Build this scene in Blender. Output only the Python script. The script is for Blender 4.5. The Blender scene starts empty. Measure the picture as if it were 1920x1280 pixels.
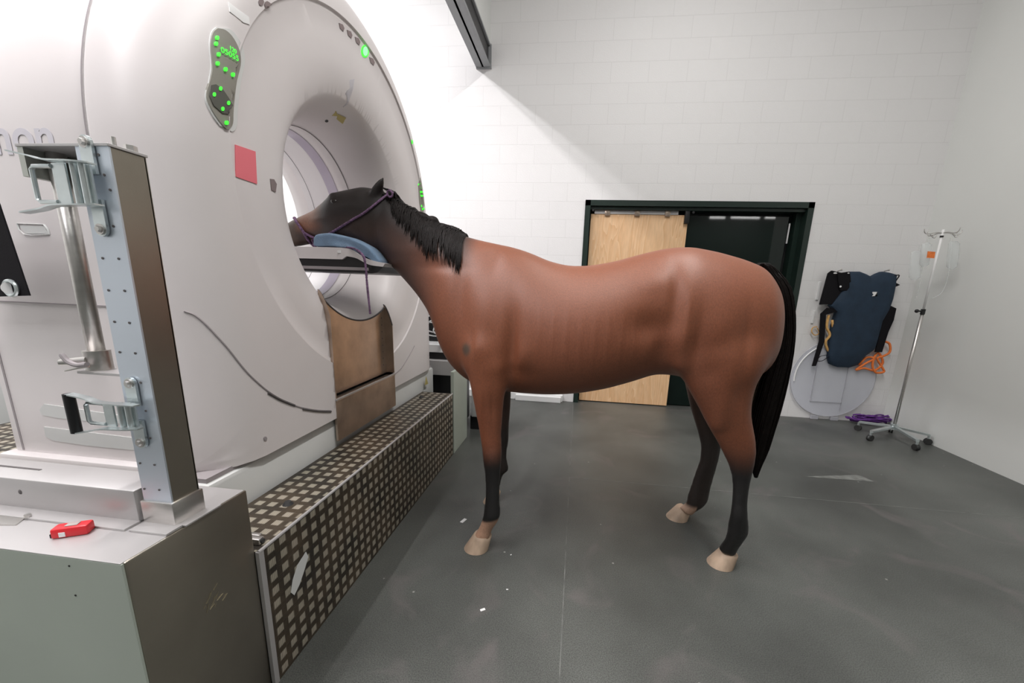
import bpy, bmesh, math, random
from mathutils import Vector, Matrix
import numpy as np
random.seed(7)
S = bpy.context.scene
COL = S.collection
# ------------------------------------------------------------------ camera
def cam_axes(pi, ro, ya):
    cy, sy = math.cos(ya), math.sin(ya); cp, sp = math.cos(pi), math.sin(pi); cr, sr = math.cos(ro), math.sin(ro)
    r = Vector((cy, -sy, 0)); fw = Vector((sy, cy, 0)); u = Vector((0, 0, 1))
    f2 = cp*fw - sp*u; u2 = sp*fw + cp*u
    return cr*r + sr*u2, -sr*r + cr*u2, f2
CR, CU, CF = cam_axes(.2187, .03613, -.11546)
FPX, CX, CY, H = 735.9, 991.6, 704.8, 1.4
cam = bpy.data.cameras.new('camera'); camo = bpy.data.objects.new('camera', cam); COL.objects.link(camo)
m = Matrix((CR, CU, -CF)).transposed().to_4x4(); m.translation = Vector((0, 0, H)); camo.matrix_world = m
cam.sensor_width = 36; cam.lens = FPX/1920*36; cam.shift_x = (960-CX)/1920; cam.shift_y = (CY-640)/1920
cam.clip_start = .02; cam.clip_end = 100
S.camera = camo
S.view_settings.view_transform = 'Standard'; S.view_settings.look = 'None'; S.view_settings.gamma = 1
S.view_settings.exposure = -0.08
w = bpy.data.worlds.new('world'); S.world = w; w.use_nodes = True
w.node_tree.nodes['Background'].inputs[0].default_value = (.8, .85, 1, 1); w.node_tree.nodes['Background'].inputs[1].default_value = .02

def area(name, loc, sx, sy, power, color, rot=(0, 0, 0)):
    L = bpy.data.lights.new(name, 'AREA'); L.shape = 'RECTANGLE'; L.size = sx; L.size_y = sy; L.energy = power; L.color = color
    o = bpy.data.objects.new(name, L); o.location = loc; o.rotation_euler = rot; COL.objects.link(o); return o
# ceiling lamp rows and one added fill lamp: (x, y, z, length along x, length along y, watts, colour)
LAMPS = [(-2.05, .45, 4.46, .10, 3.6, 185, (1, .955, .965)),
         (1.0, 1.3, 5.3, .2, 3.6, 175, (1, .975, .95)),
         (1.8, -3.4, 5.3, .2, 3.0, 35, (.96, 1, .95)),  # unseen fill lamp, added to brighten the room from the right
         (-2.0, -2.6, 4.4, .14, 1.4, 48, (.97, .98, 1)),
         (-3.3, 3.0, 5.2, .2, 2.6, 150, (1, .98, 1))]
for i, (x, y, z, a, b, p, c) in enumerate(LAMPS):
    area('ceiling_lamp_light', (x, y, z-.035), a, b, p, c)

def ray(px, py): return CR*((px-CX)/FPX) - CU*((py-CY)/FPX) + CF
def at(px, py, ax, v):
    """point of the world plane (axis ax = v) seen at photo pixel px, py"""
    d = ray(px, py); c = Vector((0, 0, H)); i = 'xyz'.index(ax); return c + d*((v-c[i])/d[i])
def Y(px, py, v): return at(px, py, 'y', v)

# ------------------------------------------------------------------ materials
def nd(nt, t, **k):
    n = nt.nodes.new(t)
    for a, b in k.items(): setattr(n, a, b)
    return n
def mat(name, col, rough=.5, metal=0, bump=0, bscale=60, var=0, vscale=3, spec=.5, emit=None, es=0, trans=0, alpha=1, stretch=None, sheen=0, col2=None, coat=0, ior=1.45):
    M = bpy.data.materials.new(name); M.use_nodes = True; nt = M.node_tree; b = nt.nodes['Principled BSDF']
    b.inputs['Base Color'].default_value = (*col, 1); b.inputs['Roughness'].default_value = rough; b.inputs['Metallic'].default_value = metal
    b.inputs['Specular IOR Level'].default_value = spec; b.inputs['IOR'].default_value = ior
    if emit: b.inputs['Emission Color'].default_value = (*emit, 1); b.inputs['Emission Strength'].default_value = es
    if trans: b.inputs['Transmission Weight'].default_value = trans
    if alpha < 1: b.inputs['Alpha'].default_value = alpha
    if sheen: b.inputs['Sheen Weight'].default_value = sheen; b.inputs['Sheen Roughness'].default_value = .4
    if coat: b.inputs['Coat Weight'].default_value = coat; b.inputs['Coat Roughness'].default_value = .2
    tc = nd(nt, 'ShaderNodeTexCoord'); mp = nd(nt, 'ShaderNodeMapping'); nt.links.new(tc.outputs['Object'], mp.inputs[0])
    if stretch: mp.inputs['Scale'].default_value = stretch
    n = nd(nt, 'ShaderNodeTexNoise'); n.inputs['Scale'].default_value = vscale; n.inputs['Detail'].default_value = 6; nt.links.new(mp.outputs[0], n.inputs[0])
    mx = nd(nt, 'ShaderNodeMix', data_type='RGBA'); v = max(var, .02)
    mr = nd(nt, 'ShaderNodeMapRange'); mr.inputs[1].default_value = .3; mr.inputs[2].default_value = .7; nt.links.new(n.outputs[0], mr.inputs[0]); nt.links.new(mr.outputs[0], mx.inputs[0])
    mx.inputs[6].default_value = (*[c*(1-v) for c in col], 1); c2 = col2 or [min(1, c*(1+v)) for c in col]; mx.inputs[7].default_value = (*c2, 1)
    nt.links.new(mx.outputs[2], b.inputs['Base Color'])
    if bump:
        n2 = nd(nt, 'ShaderNodeTexNoise'); n2.inputs['Scale'].default_value = bscale; n2.inputs['Detail'].default_value = 4; nt.links.new(mp.outputs[0], n2.inputs[0])
        bp = nd(nt, 'ShaderNodeBump'); bp.inputs['Strength'].default_value = bump; bp.inputs['Distance'].default_value = .005
        nt.links.new(n2.outputs[0], bp.inputs['Height']); nt.links.new(bp.outputs[0], b.inputs['Normal'])
    return M
def rubber_floor(name):
    M_ = mat(name, (.088, .093, .086), .40, bump=.3, bscale=330, var=.36, vscale=1.2, spec=.5); nt = M_.node_tree; b = nt.nodes['Principled BSDF']
    src = b.inputs['Base Color'].links[0].from_socket; tc = [n for n in nt.nodes if n.type == 'TEX_COORD'][0]
    n1 = nd(nt, 'ShaderNodeTexNoise'); n1.inputs['Scale'].default_value = 240; n1.inputs['Detail'].default_value = 2; nt.links.new(tc.outputs['Object'], n1.inputs[0])
    r1 = nd(nt, 'ShaderNodeMapRange'); r1.inputs[1].default_value = .3; r1.inputs[2].default_value = .7; r1.inputs[3].default_value = .55; r1.inputs[4].default_value = 1.45; nt.links.new(n1.outputs[0], r1.inputs[0])
    m1 = nd(nt, 'ShaderNodeMix', data_type='RGBA', blend_type='MULTIPLY'); m1.inputs[0].default_value = 1; nt.links.new(src, m1.inputs[6]); nt.links.new(r1.outputs[0], m1.inputs[7])
    n2 = nd(nt, 'ShaderNodeTexNoise'); n2.inputs['Scale'].default_value = 2.6; n2.inputs['Detail'].default_value = 7; n2.inputs['Distortion'].default_value = 1.5; nt.links.new(tc.outputs['Object'], n2.inputs[0])
    r2 = nd(nt, 'ShaderNodeMapRange'); r2.inputs[1].default_value = .56; r2.inputs[2].default_value = .74; r2.inputs[4].default_value = .5; nt.links.new(n2.outputs[0], r2.inputs[0])
    m2 = nd(nt, 'ShaderNodeMix', data_type='RGBA'); nt.links.new(r2.outputs[0], m2.inputs[0]); nt.links.new(m1.outputs[2], m2.inputs[6]); m2.inputs[7].default_value = (.155, .135, .135, 1)
    n3 = nd(nt, 'ShaderNodeTexVoronoi'); n3.inputs['Scale'].default_value = 5; nt.links.new(tc.outputs['Object'], n3.inputs[0])
    r3 = nd(nt, 'ShaderNodeMapRange'); r3.inputs[1].default_value = .035; r3.inputs[2].default_value = .02; nt.links.new(n3.outputs['Distance'], r3.inputs[0])
    m3 = nd(nt, 'ShaderNodeMix', data_type='RGBA'); nt.links.new(r3.outputs[0], m3.inputs[0]); nt.links.new(m2.outputs[2], m3.inputs[6]); m3.inputs[7].default_value = (.32, .32, .30, 1)
    nt.links.new(m3.outputs[2], b.inputs['Base Color']); return M_
def block_wall(name, axes, col):
    M = bpy.data.materials.new(name); M.use_nodes = True; nt = M.node_tree; b = nt.nodes['Principled BSDF']
    tc = nd(nt, 'ShaderNodeTexCoord'); sp = nd(nt, 'ShaderNodeSeparateXYZ'); cb = nd(nt, 'ShaderNodeCombineXYZ'); nt.links.new(tc.outputs['Object'], sp.inputs[0])
    nt.links.new(sp.outputs[axes[0]], cb.inputs[0]); nt.links.new(sp.outputs[axes[1]], cb.inputs[1])
    br = nd(nt, 'ShaderNodeTexBrick'); nt.links.new(cb.outputs[0], br.inputs[0])
    br.inputs['Scale'].default_value = 1; br.inputs['Brick Width'].default_value = .4; br.inputs['Row Height'].default_value = .2
    br.inputs['Mortar Size'].default_value = .0035; br.inputs['Mortar Smooth'].default_value = .3
    br.inputs['Color1'].default_value = (*col, 1); br.inputs['Color2'].default_value = (*[c*.985 for c in col], 1); br.inputs['Mortar'].default_value = (*[c*.92 for c in col], 1)
    nt.links.new(br.outputs[0], b.inputs[0]); b.inputs['Roughness'].default_value = .55
    n2 = nd(nt, 'ShaderNodeTexNoise'); n2.inputs['Scale'].default_value = 90; nt.links.new(tc.outputs['Object'], n2.inputs[0])
    ma = nd(nt, 'ShaderNodeMath', operation='MULTIPLY_ADD'); nt.links.new(br.outputs['Fac'], ma.inputs[0]); ma.inputs[1].default_value = -1; nt.links.new(n2.outputs[0], ma.inputs[2])
    bp = nd(nt, 'ShaderNodeBump'); bp.inputs['Strength'].default_value = .35; bp.inputs['Distance'].default_value = .004; nt.links.new(ma.outputs[0], bp.inputs['Height']); nt.links.new(bp.outputs[0], b.inputs['Normal'])
    return M
def tread_plate(name):
    # aluminium tread plate: raised five-bar lozenges, bright and dark reflections painted into the colour, plus dirt noise
    M = bpy.data.materials.new(name); M.use_nodes = True; nt = M.node_tree; b = nt.nodes['Principled BSDF']
    uv = nd(nt, 'ShaderNodeUVMap'); sp = nd(nt, 'ShaderNodeSeparateXYZ'); nt.links.new(uv.outputs[0], sp.inputs[0])
    def mth(op, a, bb=None, c=None):
        n = nd(nt, 'ShaderNodeMath', operation=op)
        for i, x in enumerate((a, bb, c)):
            if x is None: continue
            if isinstance(x, (int, float)): n.inputs[i].default_value = x
            else: nt.links.new(x, n.inputs[i])
        return n.outputs[0]
    def cell(o, off):
        f = mth('FRACT', mth('MULTIPLY_ADD', o, 1/.054, off)); d = mth('ABSOLUTE', mth('SUBTRACT', f, .5))
        mr = nd(nt, 'ShaderNodeMapRange'); mr.inputs[1].default_value = .31; mr.inputs[2].default_value = .23; nt.links.new(d, mr.inputs[0]); return mr.outputs[0]
    def patch(off, ax):
        c = mth('MULTIPLY', cell(sp.outputs[0], off), cell(sp.outputs[1], off))
        s = mth('FRACT', mth('MULTIPLY', sp.outputs[ax], 1/.0072)); s = mth('ABSOLUTE', mth('SUBTRACT', s, .5))
        mr = nd(nt, 'ShaderNodeMapRange'); mr.inputs[1].default_value = .42; mr.inputs[2].default_value = .25; mr.inputs[3].default_value = .45; nt.links.new(s, mr.inputs[0])
        return mth('MULTIPLY', c, mr.outputs[0])
    p1 = patch(0, 0); p2 = patch(.5, 1)
    n = nd(nt, 'ShaderNodeTexNoise'); n.inputs['Scale'].default_value = 5; n.inputs['Detail'].default_value = 5; nt.links.new(uv.outputs[0], n.inputs[0])
    dirt = nd(nt, 'ShaderNodeMapRange'); dirt.inputs[1].default_value = .35; dirt.inputs[2].default_value = .65; nt.links.new(n.outputs[0], dirt.inputs[0])
    g = nd(nt, 'ShaderNodeMix', data_type='RGBA'); g.inputs[6].default_value = (.035, .03, .025, 1); g.inputs[7].default_value = (.10, .075, .05, 1); nt.links.new(dirt.outputs[0], g.inputs[0])
    t = nd(nt, 'ShaderNodeMix', data_type='RGBA'); t.inputs[6].default_value = (.46, .43, .34, 1); t.inputs[7].default_value = (.56, .50, .41, 1); nt.links.new(dirt.outputs[0], t.inputs[0])
    mx = nd(nt, 'ShaderNodeMix', data_type='RGBA'); nt.links.new(p1, mx.inputs[0]); nt.links.new(g.outputs[2], mx.inputs[6]); nt.links.new(t.outputs[2], mx.inputs[7])
    nt.links.new(mx.outputs[2], b.inputs[0]); b.inputs['Metallic'].default_value = .35; b.inputs['Roughness'].default_value = .42
    hs = mth('ADD', p1, mth('MULTIPLY', p2, .8))
    bp = nd(nt, 'ShaderNodeBump'); bp.inputs['Strength'].default_value = .6; bp.inputs['Distance'].default_value = .002; nt.links.new(hs, bp.inputs['Height']); nt.links.new(bp.outputs[0], b.inputs['Normal'])
    return M
def wood(name):
    M = bpy.data.materials.new(name); M.use_nodes = True; nt = M.node_tree; b = nt.nodes['Principled BSDF']
    tc = nd(nt, 'ShaderNodeTexCoord'); mp = nd(nt, 'ShaderNodeMapping'); mp.inputs['Scale'].default_value = (1, 1, .16); nt.links.new(tc.outputs['Object'], mp.inputs[0])
    n = nd(nt, 'ShaderNodeTexNoise'); n.inputs['Scale'].default_value = 3.2; n.inputs['Detail'].default_value = 3; n.inputs['Distortion'].default_value = .6; nt.links.new(mp.outputs[0], n.inputs[0])
    m1 = nd(nt, 'ShaderNodeMath', operation='MULTIPLY'); m1.inputs[1].default_value = 16; nt.links.new(n.outputs[0], m1.inputs[0])
    m2 = nd(nt, 'ShaderNodeMath', operation='FRACT'); nt.links.new(m1.outputs[0], m2.inputs[0])
    n2 = nd(nt, 'ShaderNodeTexNoise'); n2.inputs['Scale'].default_value = 60; nt.links.new(mp.outputs[0], n2.inputs[0])
    r = nd(nt, 'ShaderNodeValToRGB'); nt.links.new(m2.outputs[0], r.inputs[0])
    r.color_ramp.elements[0].color = (.90, .60, .35, 1); r.color_ramp.elements[1].color = (.96, .68, .42, 1)
    e = r.color_ramp.elements.new(.93); e.color = (.80, .48, .25, 1)
    mx = nd(nt, 'ShaderNodeMix', data_type='RGBA', blend_type='MULTIPLY'); mx.inputs[0].default_value = .25; nt.links.new(r.outputs[0], mx.inputs[6]); nt.links.new(n2.outputs[0], mx.inputs[7])
    nt.links.new(mx.outputs[2], b.inputs[0]); b.inputs['Roughness'].default_value = .5
    return M

M = {}
M['wall'] = block_wall('painted block wall', (0, 2), (.80, .79, .79))
M['wall_side'] = mat('painted plaster', (.76, .77, .75), .6, bump=.05, bscale=30, var=.015, vscale=1)
M['floor'] = rubber_floor('rubber floor')
M['ceiling'] = mat('ceiling paint', (.7, .7, .7), .8)
M['plastic'] = mat('scanner cover plastic', (.74, .70, .70), .38, var=.01)
M['plastic2'] = mat('scanner base plastic', (.66, .67, .66), .42, var=.02)
M['bore'] = mat('bore liner plastic', (.86, .84, .85), .3)
M['glint'] = mat('glint white', (.9, .9, .9), .4, .3)
M['seam'] = mat('dark seam', (.12, .11, .11), .8)
M['seam_soft'] = mat('grey seam', (.34, .31, .32), .8)
M['band'] = mat('bore window film', (.55, .50, .60), .15)
M['steel'] = mat('brushed steel', (.62, .60, .58), .36, 1, bump=.05, bscale=40, var=.06, vscale=12, stretch=(1, 1, 6))
M['steel_box'] = mat('cabinet sheet steel', (.50, .52, .48), .36, .72, bump=.03, bscale=250, var=.08, vscale=2)
M['shaded_steel'] = mat('shade toned steel', (.34, .31, .26), .33, .9, bump=.04, bscale=250, var=.12, vscale=3)  # shade put into the steel colour for cabinet body and post web
M['pale_tone'] = mat('pale green grey panel', (.45, .50, .44), .5, .15, var=.06, vscale=2)  # pale tone standing for the lit cabinet front; plain tone on the bench panel
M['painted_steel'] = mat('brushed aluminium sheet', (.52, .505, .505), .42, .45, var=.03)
M['blue_steel'] = mat('bluish reflection steel', (.66, .72, .80), .34, .7, var=.02)  # bluish tint imitates a reflection on the post flange
M['zinc'] = mat('zinc plated latch steel', (.70, .76, .77), .28, .9, bump=.05, bscale=50, var=.08, vscale=20)
M['brown_steel'] = mat('brown tinted steel guard', (.50, .40, .33), .28, .9, bump=.05, bscale=30, var=.18, vscale=9)  # guard's brown tint stands for the horse mirrored in it
M['tread'] = tread_plate('aluminium tread plate')
M['frame'] = mat('dark green paint', (.012, .024, .019), .3, spec=.5)
M['leaf'] = mat('dark tinted glass leaf', (.004, .010, .008), .035, spec=.42)
M['wood'] = wood('plywood')
M['beam'] = mat('grey beam paint', (.30, .31, .32), .5)
M['black'] = mat('black plastic', (.012, .012, .013), .4)
M['black_cloth'] = mat('black webbing', (.006, .005, .007), .75, bump=.2, bscale=300, spec=.25)
M['navy'] = mat('navy padded fabric', (.016, .034, .062), .75, bump=.3, bscale=200, var=.15, vscale=10)
M['rubber'] = mat('dark rubber', (.03, .03, .03), .6)
M['white'] = mat('white plastic', (.85, .85, .85), .4)
M['red'] = mat('red plastic', (.75, .03, .04), .35)
M['label_grey'] = mat('grey cream label', (.42, .38, .36), .5)
M['pink'] = mat('pink paper', (.85, .20, .24), .7)
M['green'] = mat('green indicator', (.05, .8, .05), .4, emit=(.06, 1, .04), es=1.1)
M['green_soft'] = mat('soft green lamp', (.3, .9, .4), .4, emit=(.25, 1, .35), es=.9)
M['panel'] = mat('control panel grey', (.27, .26, .225), .5, var=.05)
M['panel_dark'] = mat('control pad dark', (.10, .10, .085), .5)
M['mark'] = mat('faint grey lettering', (.62, .60, .64), .5)
M['faint'] = mat('very faint lettering', (.64, .62, .67), .5)
M['icon'] = mat('brown grey icon', (.24, .19, .19), .5)
M['yellow'] = mat('warning label', (.50, .42, .16), .6)
M['towel'] = mat('blue towelling', (.22, .33, .48), .95, bump=1, bscale=260, var=.12, vscale=14, sheen=.3)
M['rope'] = mat('purple rope', (.21, .12, .22), .8, bump=1, bscale=160, var=.45, vscale=70)
M['purple'] = mat('purple cord', (.12, .03, .22), .7, var=.3, vscale=30)
M['orange'] = mat('orange webbing', (.90, .22, .05), .7, var=.2, vscale=30)
M['tan'] = mat('tan rope', (.72, .42, .15), .8, var=.2, vscale=30)
M['acrylic'] = mat('clear acrylic', (.78, .80, .88), .08, spec=.6, alpha=.42)
M['acrylic_edge'] = mat('acrylic edge', (.42, .42, .46), .3)
M['bag'] = mat('clear fluid bag', (.80, .84, .84), .12, alpha=.32, spec=.6)
M['blue'] = mat('blue cable', (.02, .35, .65), .4)
M['lamp'] = mat('lamp diffuser', (1, 1, 1), .5, emit=(1, .99, .97), es=16)
M['hoof'] = mat('pale hoof horn', (.50, .37, .27), .5, bump=.4, bscale=40, var=.3, vscale=14, stretch=(1, 1, .3))
M['eye'] = mat('horse eye', (.01, .006, .004), .06, spec=.8)
M['hair'] = mat('black horse hair', (.006, .004, .0035), .5, bump=.5, bscale=200, spec=.18, var=.3, vscale=40)

# ------------------------------------------------------------------ builders
def tag(o, label=None, cat=None, group=None, kind=None):
    if label: o['label'] = label
    if cat: o['category'] = cat
    if group: o['group'] = group
    if kind: o['kind'] = kind
    return o
def thing(name, label, cat, loc=(0, 0, 0), group=None):
    o = bpy.data.objects.new(name, None); COL.objects.link(o); o.location = loc; o.empty_display_size = .1
    return tag(o, label, cat, group)
class MB:
    def __init__(s): s.bm = bmesh.new(); s.uv = s.bm.loops.layers.uv.new('UVMap')
    def box(s, a, b, bev=0, seg=2, rot=None):
        a, b = Vector(a), Vector(b); t = bmesh.new()
        r = bmesh.ops.create_cube(t, size=1); d = b-a
        for v in t.verts: v.co = Vector((v.co[i]*abs(d[i]) + (a[i]+b[i])/2 for i in range(3)))
        if bev: bmesh.ops.bevel(t, geom=list(t.edges), offset=bev, segments=seg, affect='EDGES', profile=.5)
        if rot: bmesh.ops.transform(t, matrix=rot, verts=t.verts)
        s.merge(t); return s
    def merge(s, t):
        vm = {v: s.bm.verts.new(v.co) for v in t.verts}
        for f in t.faces:
            try: s.bm.faces.new([vm[v] for v in f.verts])
            except ValueError: pass
        t.free()
    def rings(s, R, closed=True, cap=True):
        rows = [[s.bm.verts.new(p) for p in r] for r in R]; n = len(rows[0])
        for a, b in zip(rows, rows[1:]):
            for i in range(n if closed else n-1):
                j = (i+1) % n
                try: s.bm.faces.new((a[i], a[j], b[j], b[i]))
                except ValueError: pass
        if cap and closed:
            s.bm.faces.new(rows[0][::-1]); s.bm.faces.new(rows[-1])
        return s
    def tube(s, pts, r, seg=8, cap=True):
        pts = [Vector(p) for p in pts]; n = len(pts)
        rr = r if isinstance(r, (list, tuple)) else [r]*n
        R = []; up = None
        for i, p in enumerate(pts):
            d = (pts[min(i+1, n-1)]-pts[max(i-1, 0)])
            if d.length < 1e-9: d = Vector((0, 0, 1))
            d.normalize()
            if up is None: up = d.orthogonal()
            up = (up - d*up.dot(d)); up = up.normalized() if up.length > 1e-6 else d.orthogonal().normalized()
            q = d.cross(up)
            R.append([p + (up*math.cos(t)+q*math.sin(t))*rr[i] for t in [2*math.pi*k/seg for k in range(seg)]])
        return s.rings(R, True, cap)
    def cyl(s, a, b, r, r2=None, seg=20): return s.tube([a, b], [r, r if r2 is None else r2], seg)
    def prism(s, poly, vec, bev=0):
        t = bmesh.new(); vec = Vector(vec); a = [t.verts.new(Vector(p)) for p in poly]; b = [t.verts.new(Vector(p)+vec) for p in poly]; n = len(a)
        t.faces.new(a); t.faces.new(b[::-1])
        for i in range(n): t.faces.new((a[i], b[i], b[(i+1) % n], a[(i+1) % n]))
        bmesh.ops.recalc_face_normals(t, faces=t.faces)
        if bev: bmesh.ops.bevel(t, geom=[e for e in t.edges], offset=bev, segments=2, affect='EDGES')
        s.merge(t); return s
    def quad(s, *p): s.bm.faces.new([s.bm.verts.new(Vector(q)) for q in p]); return s
    def ball(s, c, r, seg=16, sc=(1, 1, 1)):
        t = bmesh.new(); bmesh.ops.create_uvsphere(t, u_segments=seg, v_segments=seg//2+2, radius=1)
        for v in t.verts: v.co = Vector((v.co[i]*r*sc[i]+c[i] for i in range(3)))
        s.merge(t); return s
    def torus(s, c, ax, R, r, n=28, k=8, a0=0, a1=2*math.pi):
        ax = Vector(ax).normalized(); u = ax.orthogonal().normalized(); v = ax.cross(u); c = Vector(c)
        full = abs(a1-a0-2*math.pi) < 1e-6
        pts = [c+(u*math.cos(a0+(a1-a0)*i/n)+v*math.sin(a0+(a1-a0)*i/n))*R for i in range(n+1)]
        return s.tube(pts, r, k, cap=not full)
    def done(s, name, material, parent=None, smooth=None, loc=None, recalc=True):
        bm = s.bm
        if recalc: bmesh.ops.recalc_face_normals(bm, faces=bm.faces)
        me = bpy.data.meshes.new(name); off = Vector(parent.location) if parent is not None else Vector(loc or (0, 0, 0))
        if parent is not None and parent.parent is not None: off = off + Vector(parent.parent.location)
        bmesh.ops.translate(bm, verts=bm.verts, vec=-off)
        bm.to_mesh(me); bm.free(); me.materials.append(material)
        if smooth is not False:
            me.shade_smooth()
            if smooth is None or smooth is not True:
                ang = math.radians(35 if smooth is None else smooth)
                me.set_sharp_from_angle(angle=ang)
        o = bpy.data.objects.new(name, me); COL.objects.link(o)
        if parent is not None: o.parent = parent
        elif loc: o.location = loc
        return o
def lerp(a, b, t): return a+(b-a)*t
def spline(pts, n):
    """Catmull-Rom through pts"""
    P = [Vector(p) for p in pts]; P = [P[0]*2-P[1]] + P + [P[-1]*2-P[-2]]; out = []
    for i in range(1, len(P)-2):
        for k in range(n):
            t = k/n; a, b, c, d = P[i-1], P[i], P[i+1], P[i+2]
            out.append(.5*((2*b)+(c-a)*t+(2*a-5*b+4*c-d)*t*t+(3*b-a-3*c+d)*t**3))
    out.append(P[-2]); return out
def text_mesh(txt, size, mapper, name, material, parent, extrude=.0004, bold=0):
    """lettering as real geometry; mapper takes (u, v, h) to a world point"""
    cu = bpy.data.curves.new('lettering', 'FONT'); cu.body = txt; cu.size = size; cu.extrude = extrude; cu.offset = bold
    to = bpy.data.objects.new('lettering', cu); me = bpy.data.meshes.new_from_object(to); bpy.data.objects.remove(to); bpy.data.curves.remove(cu)
    b = MB(); b.bm.from_mesh(me); bpy.data.meshes.remove(me)
    for v in b.bm.verts: v.co = mapper(v.co.x, v.co.y, v.co.z)
    return b.done(name, material, parent, smooth=False)

# ------------------------------------------------------------------ room
XR, YB, XL, YF, ZC = 3.65, 4.9, -4.6, -8.0, 6.0
def struct(o): o['kind'] = 'structure'; return o
struct(MB().box((XL-.2, YF-.2, -.2), (8.4, YB+.4, 0)).done('floor', M['floor'], smooth=False))
struct(MB().box((XL-.2, YF-.2, ZC), (8.4, YB+.4, ZC+.2)).done('ceiling', M['ceiling'], smooth=False))
DX0, DX1, DZ = .017, 2.476, 2.42
wb = MB(); wb.box((XL-.2, YB, 0), (DX0, YB+.3, ZC)); wb.box((DX1, YB, 0), (XR+.2, YB+.3, ZC)); wb.box((DX0, YB, DZ), (DX1, YB+.3, ZC))
struct(wb.done('wall_back', M['wall'], smooth=False))
struct(MB().box((XR, 1.6, 0), (XR+.2, YB, ZC)).box((XR+.2, 1.6, 0), (8.2, 1.8, ZC)).box((8.2, YF, 0), (8.4, 1.8, ZC)).done('wall_right', M['wall_side'], smooth=False))
struct(MB().box((XL-.2, YF, 0), (XL, YB, ZC)).done('wall_left', M['wall_side'], smooth=False))
struct(MB().box((XL-.2, YF-.2, 0), (8.4, YF, ZC)).done('wall_front', M['wall_side'], smooth=False))
# doorway
door = bpy.data.objects.new('door_1', None); COL.objects.link(door); door.location = (1.246, YB, 0); door['kind'] = 'structure'
f = MB(); t = .06
f.box((DX0, YB-.02, 0), (DX0+t, YB+.3, DZ)); f.box((DX1-t, YB-.02, 0), (DX1, YB+.3, DZ)); f.box((DX0, YB-.02, DZ-t), (DX1, YB+.3, DZ))
f.box((DX1-t-.05, YB+.1, 0), (DX1-t, YB+.3, DZ-t))
f.done('door_frame', M['frame'], door, smooth=False)
MB().box((.9, YB+.15, .01), (DX1-t-.1, YB+.2, DZ-t-.06), .004).done('door_leaf', M['leaf'], door, smooth=False)
MB().box((DX0+t, YB+.22, 0), (DX1-t, YB+.29, DZ-t)).done('door_backing', M['black'], door, smooth=False)
MB().box((DX0+t, YB+.02, DZ-t-.035), (DX1-t, YB+.2, DZ-t), .003).done('door_header', M['frame'], door, smooth=False)
a_ = Y(1480, 419, YB+.148); b_ = Y(1475, 457, YB+.148); MB().box((a_.x-.006, YB+.13, b_.z), (a_.x+.006, YB+.15, a_.z), .003).done('leaf_glint', M['glint'], door)  # bright strip set in for a light mirrored on the leaf
h = MB(); h.cyl((.11, YB-.0, 2.31), (.11, YB-.02, 2.31), .012); h.cyl((1.225, YB+.0, 2.30), (1.225, YB-.02, 2.30), .013); h.box((1.15, YB+.03, 2.19), (1.2, YB+.09, 2.36), .004)
h.done('door_stop', M['black'], door)
# plywood sliding panel hung in the doorway
ply = thing('plywood_panel', 'pale plywood sheet hung in the left half of the dark green doorway', 'panel', (.63, YB+.09, 0))
MB().box((.09, YB+.07, .012), (1.195, YB+.10, 2.285), .002).done('board', M['wood'], ply, smooth=False)
MB().box((.13, YB+.06, 2.285), (1.08, YB+.085, 2.325), .002).done('rail_strip', M['painted_steel'], ply, smooth=False)
for x in (.28, .62, .96):
    MB().box((x-.03, YB+.048, 2.262), (x+.03, YB+.07, 2.335), .004).cyl((x, YB+.045, 2.31), (x, YB+.06, 2.31), .01).done('hanger_bracket', M['brown_steel'], ply)
# steel beam running along the room, ending on the block wall
b = MB(); bx0, bx1, bz = -1.28, -1.12, 3.775
b.box((bx0, -3, bz), (bx1, YB-.01, bz+.02)); b.box((bx0, -3, bz+.20), (bx1, YB-.01, bz+.22)); b.box(((bx0+bx1)/2-.01, -3, bz), ((bx0+bx1)/2+.01, YB-.01, bz+.22))
b.box((bx0, YB-.03, bz-.01), (bx1+.01, YB, bz+.22))
struct(b.done('trim_1', M['beam'], smooth=False))
struct(MB().box((bx1-.06, -3, bz+.021), (bx1-.02, YB-.031, bz+.199)).done('trim_shade', M['black'], smooth=False))  # black strip put in for the shade in the beam web
struct(MB().box((bx0+.01, -3, bz+.222), (bx1-.005, YB, ZC)).done('wall_bulkhead', M['wall_side'], smooth=False))
# skirting lying along the back wall left of the doorway
k = MB().box((-2.2, YB-.06, 0), (-.12, YB, .09), .006).box((-.72, YB-.11, .0), (-.14, YB-.06, .075), .006); struct(k.done('trim_2', M['white'], smooth=False))

# lamp housings
for i, (x, y, z, a, bb, p, c) in enumerate(LAMPS):
    L = thing('ceiling_or_added_lamp', ['ceiling lamp far left beyond the scanner', 'long ceiling lamp above the scanner, left of the beam'][0] if i == 4 else ['long ceiling lamp above the scanner, left of the beam', 'long ceiling lamp right of the beam above the horse', 'added fill lamp over the right of the room behind the viewer', 'ceiling lamp over the middle of the room behind the viewer'][i], 'lamp', (x, y, z))
    MB().box((x-a/2-.03, y-bb/2-.03, z-.03), (x+a/2+.03, y+bb/2+.03, z+.05), .005).done('housing', M['white'], L, smooth=False)
    MB().box((x-.01, y-.01, z+.05), (x+.01, y+.01, ZC)).done('hanger_rod', M['steel'], L, smooth=False)
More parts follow.
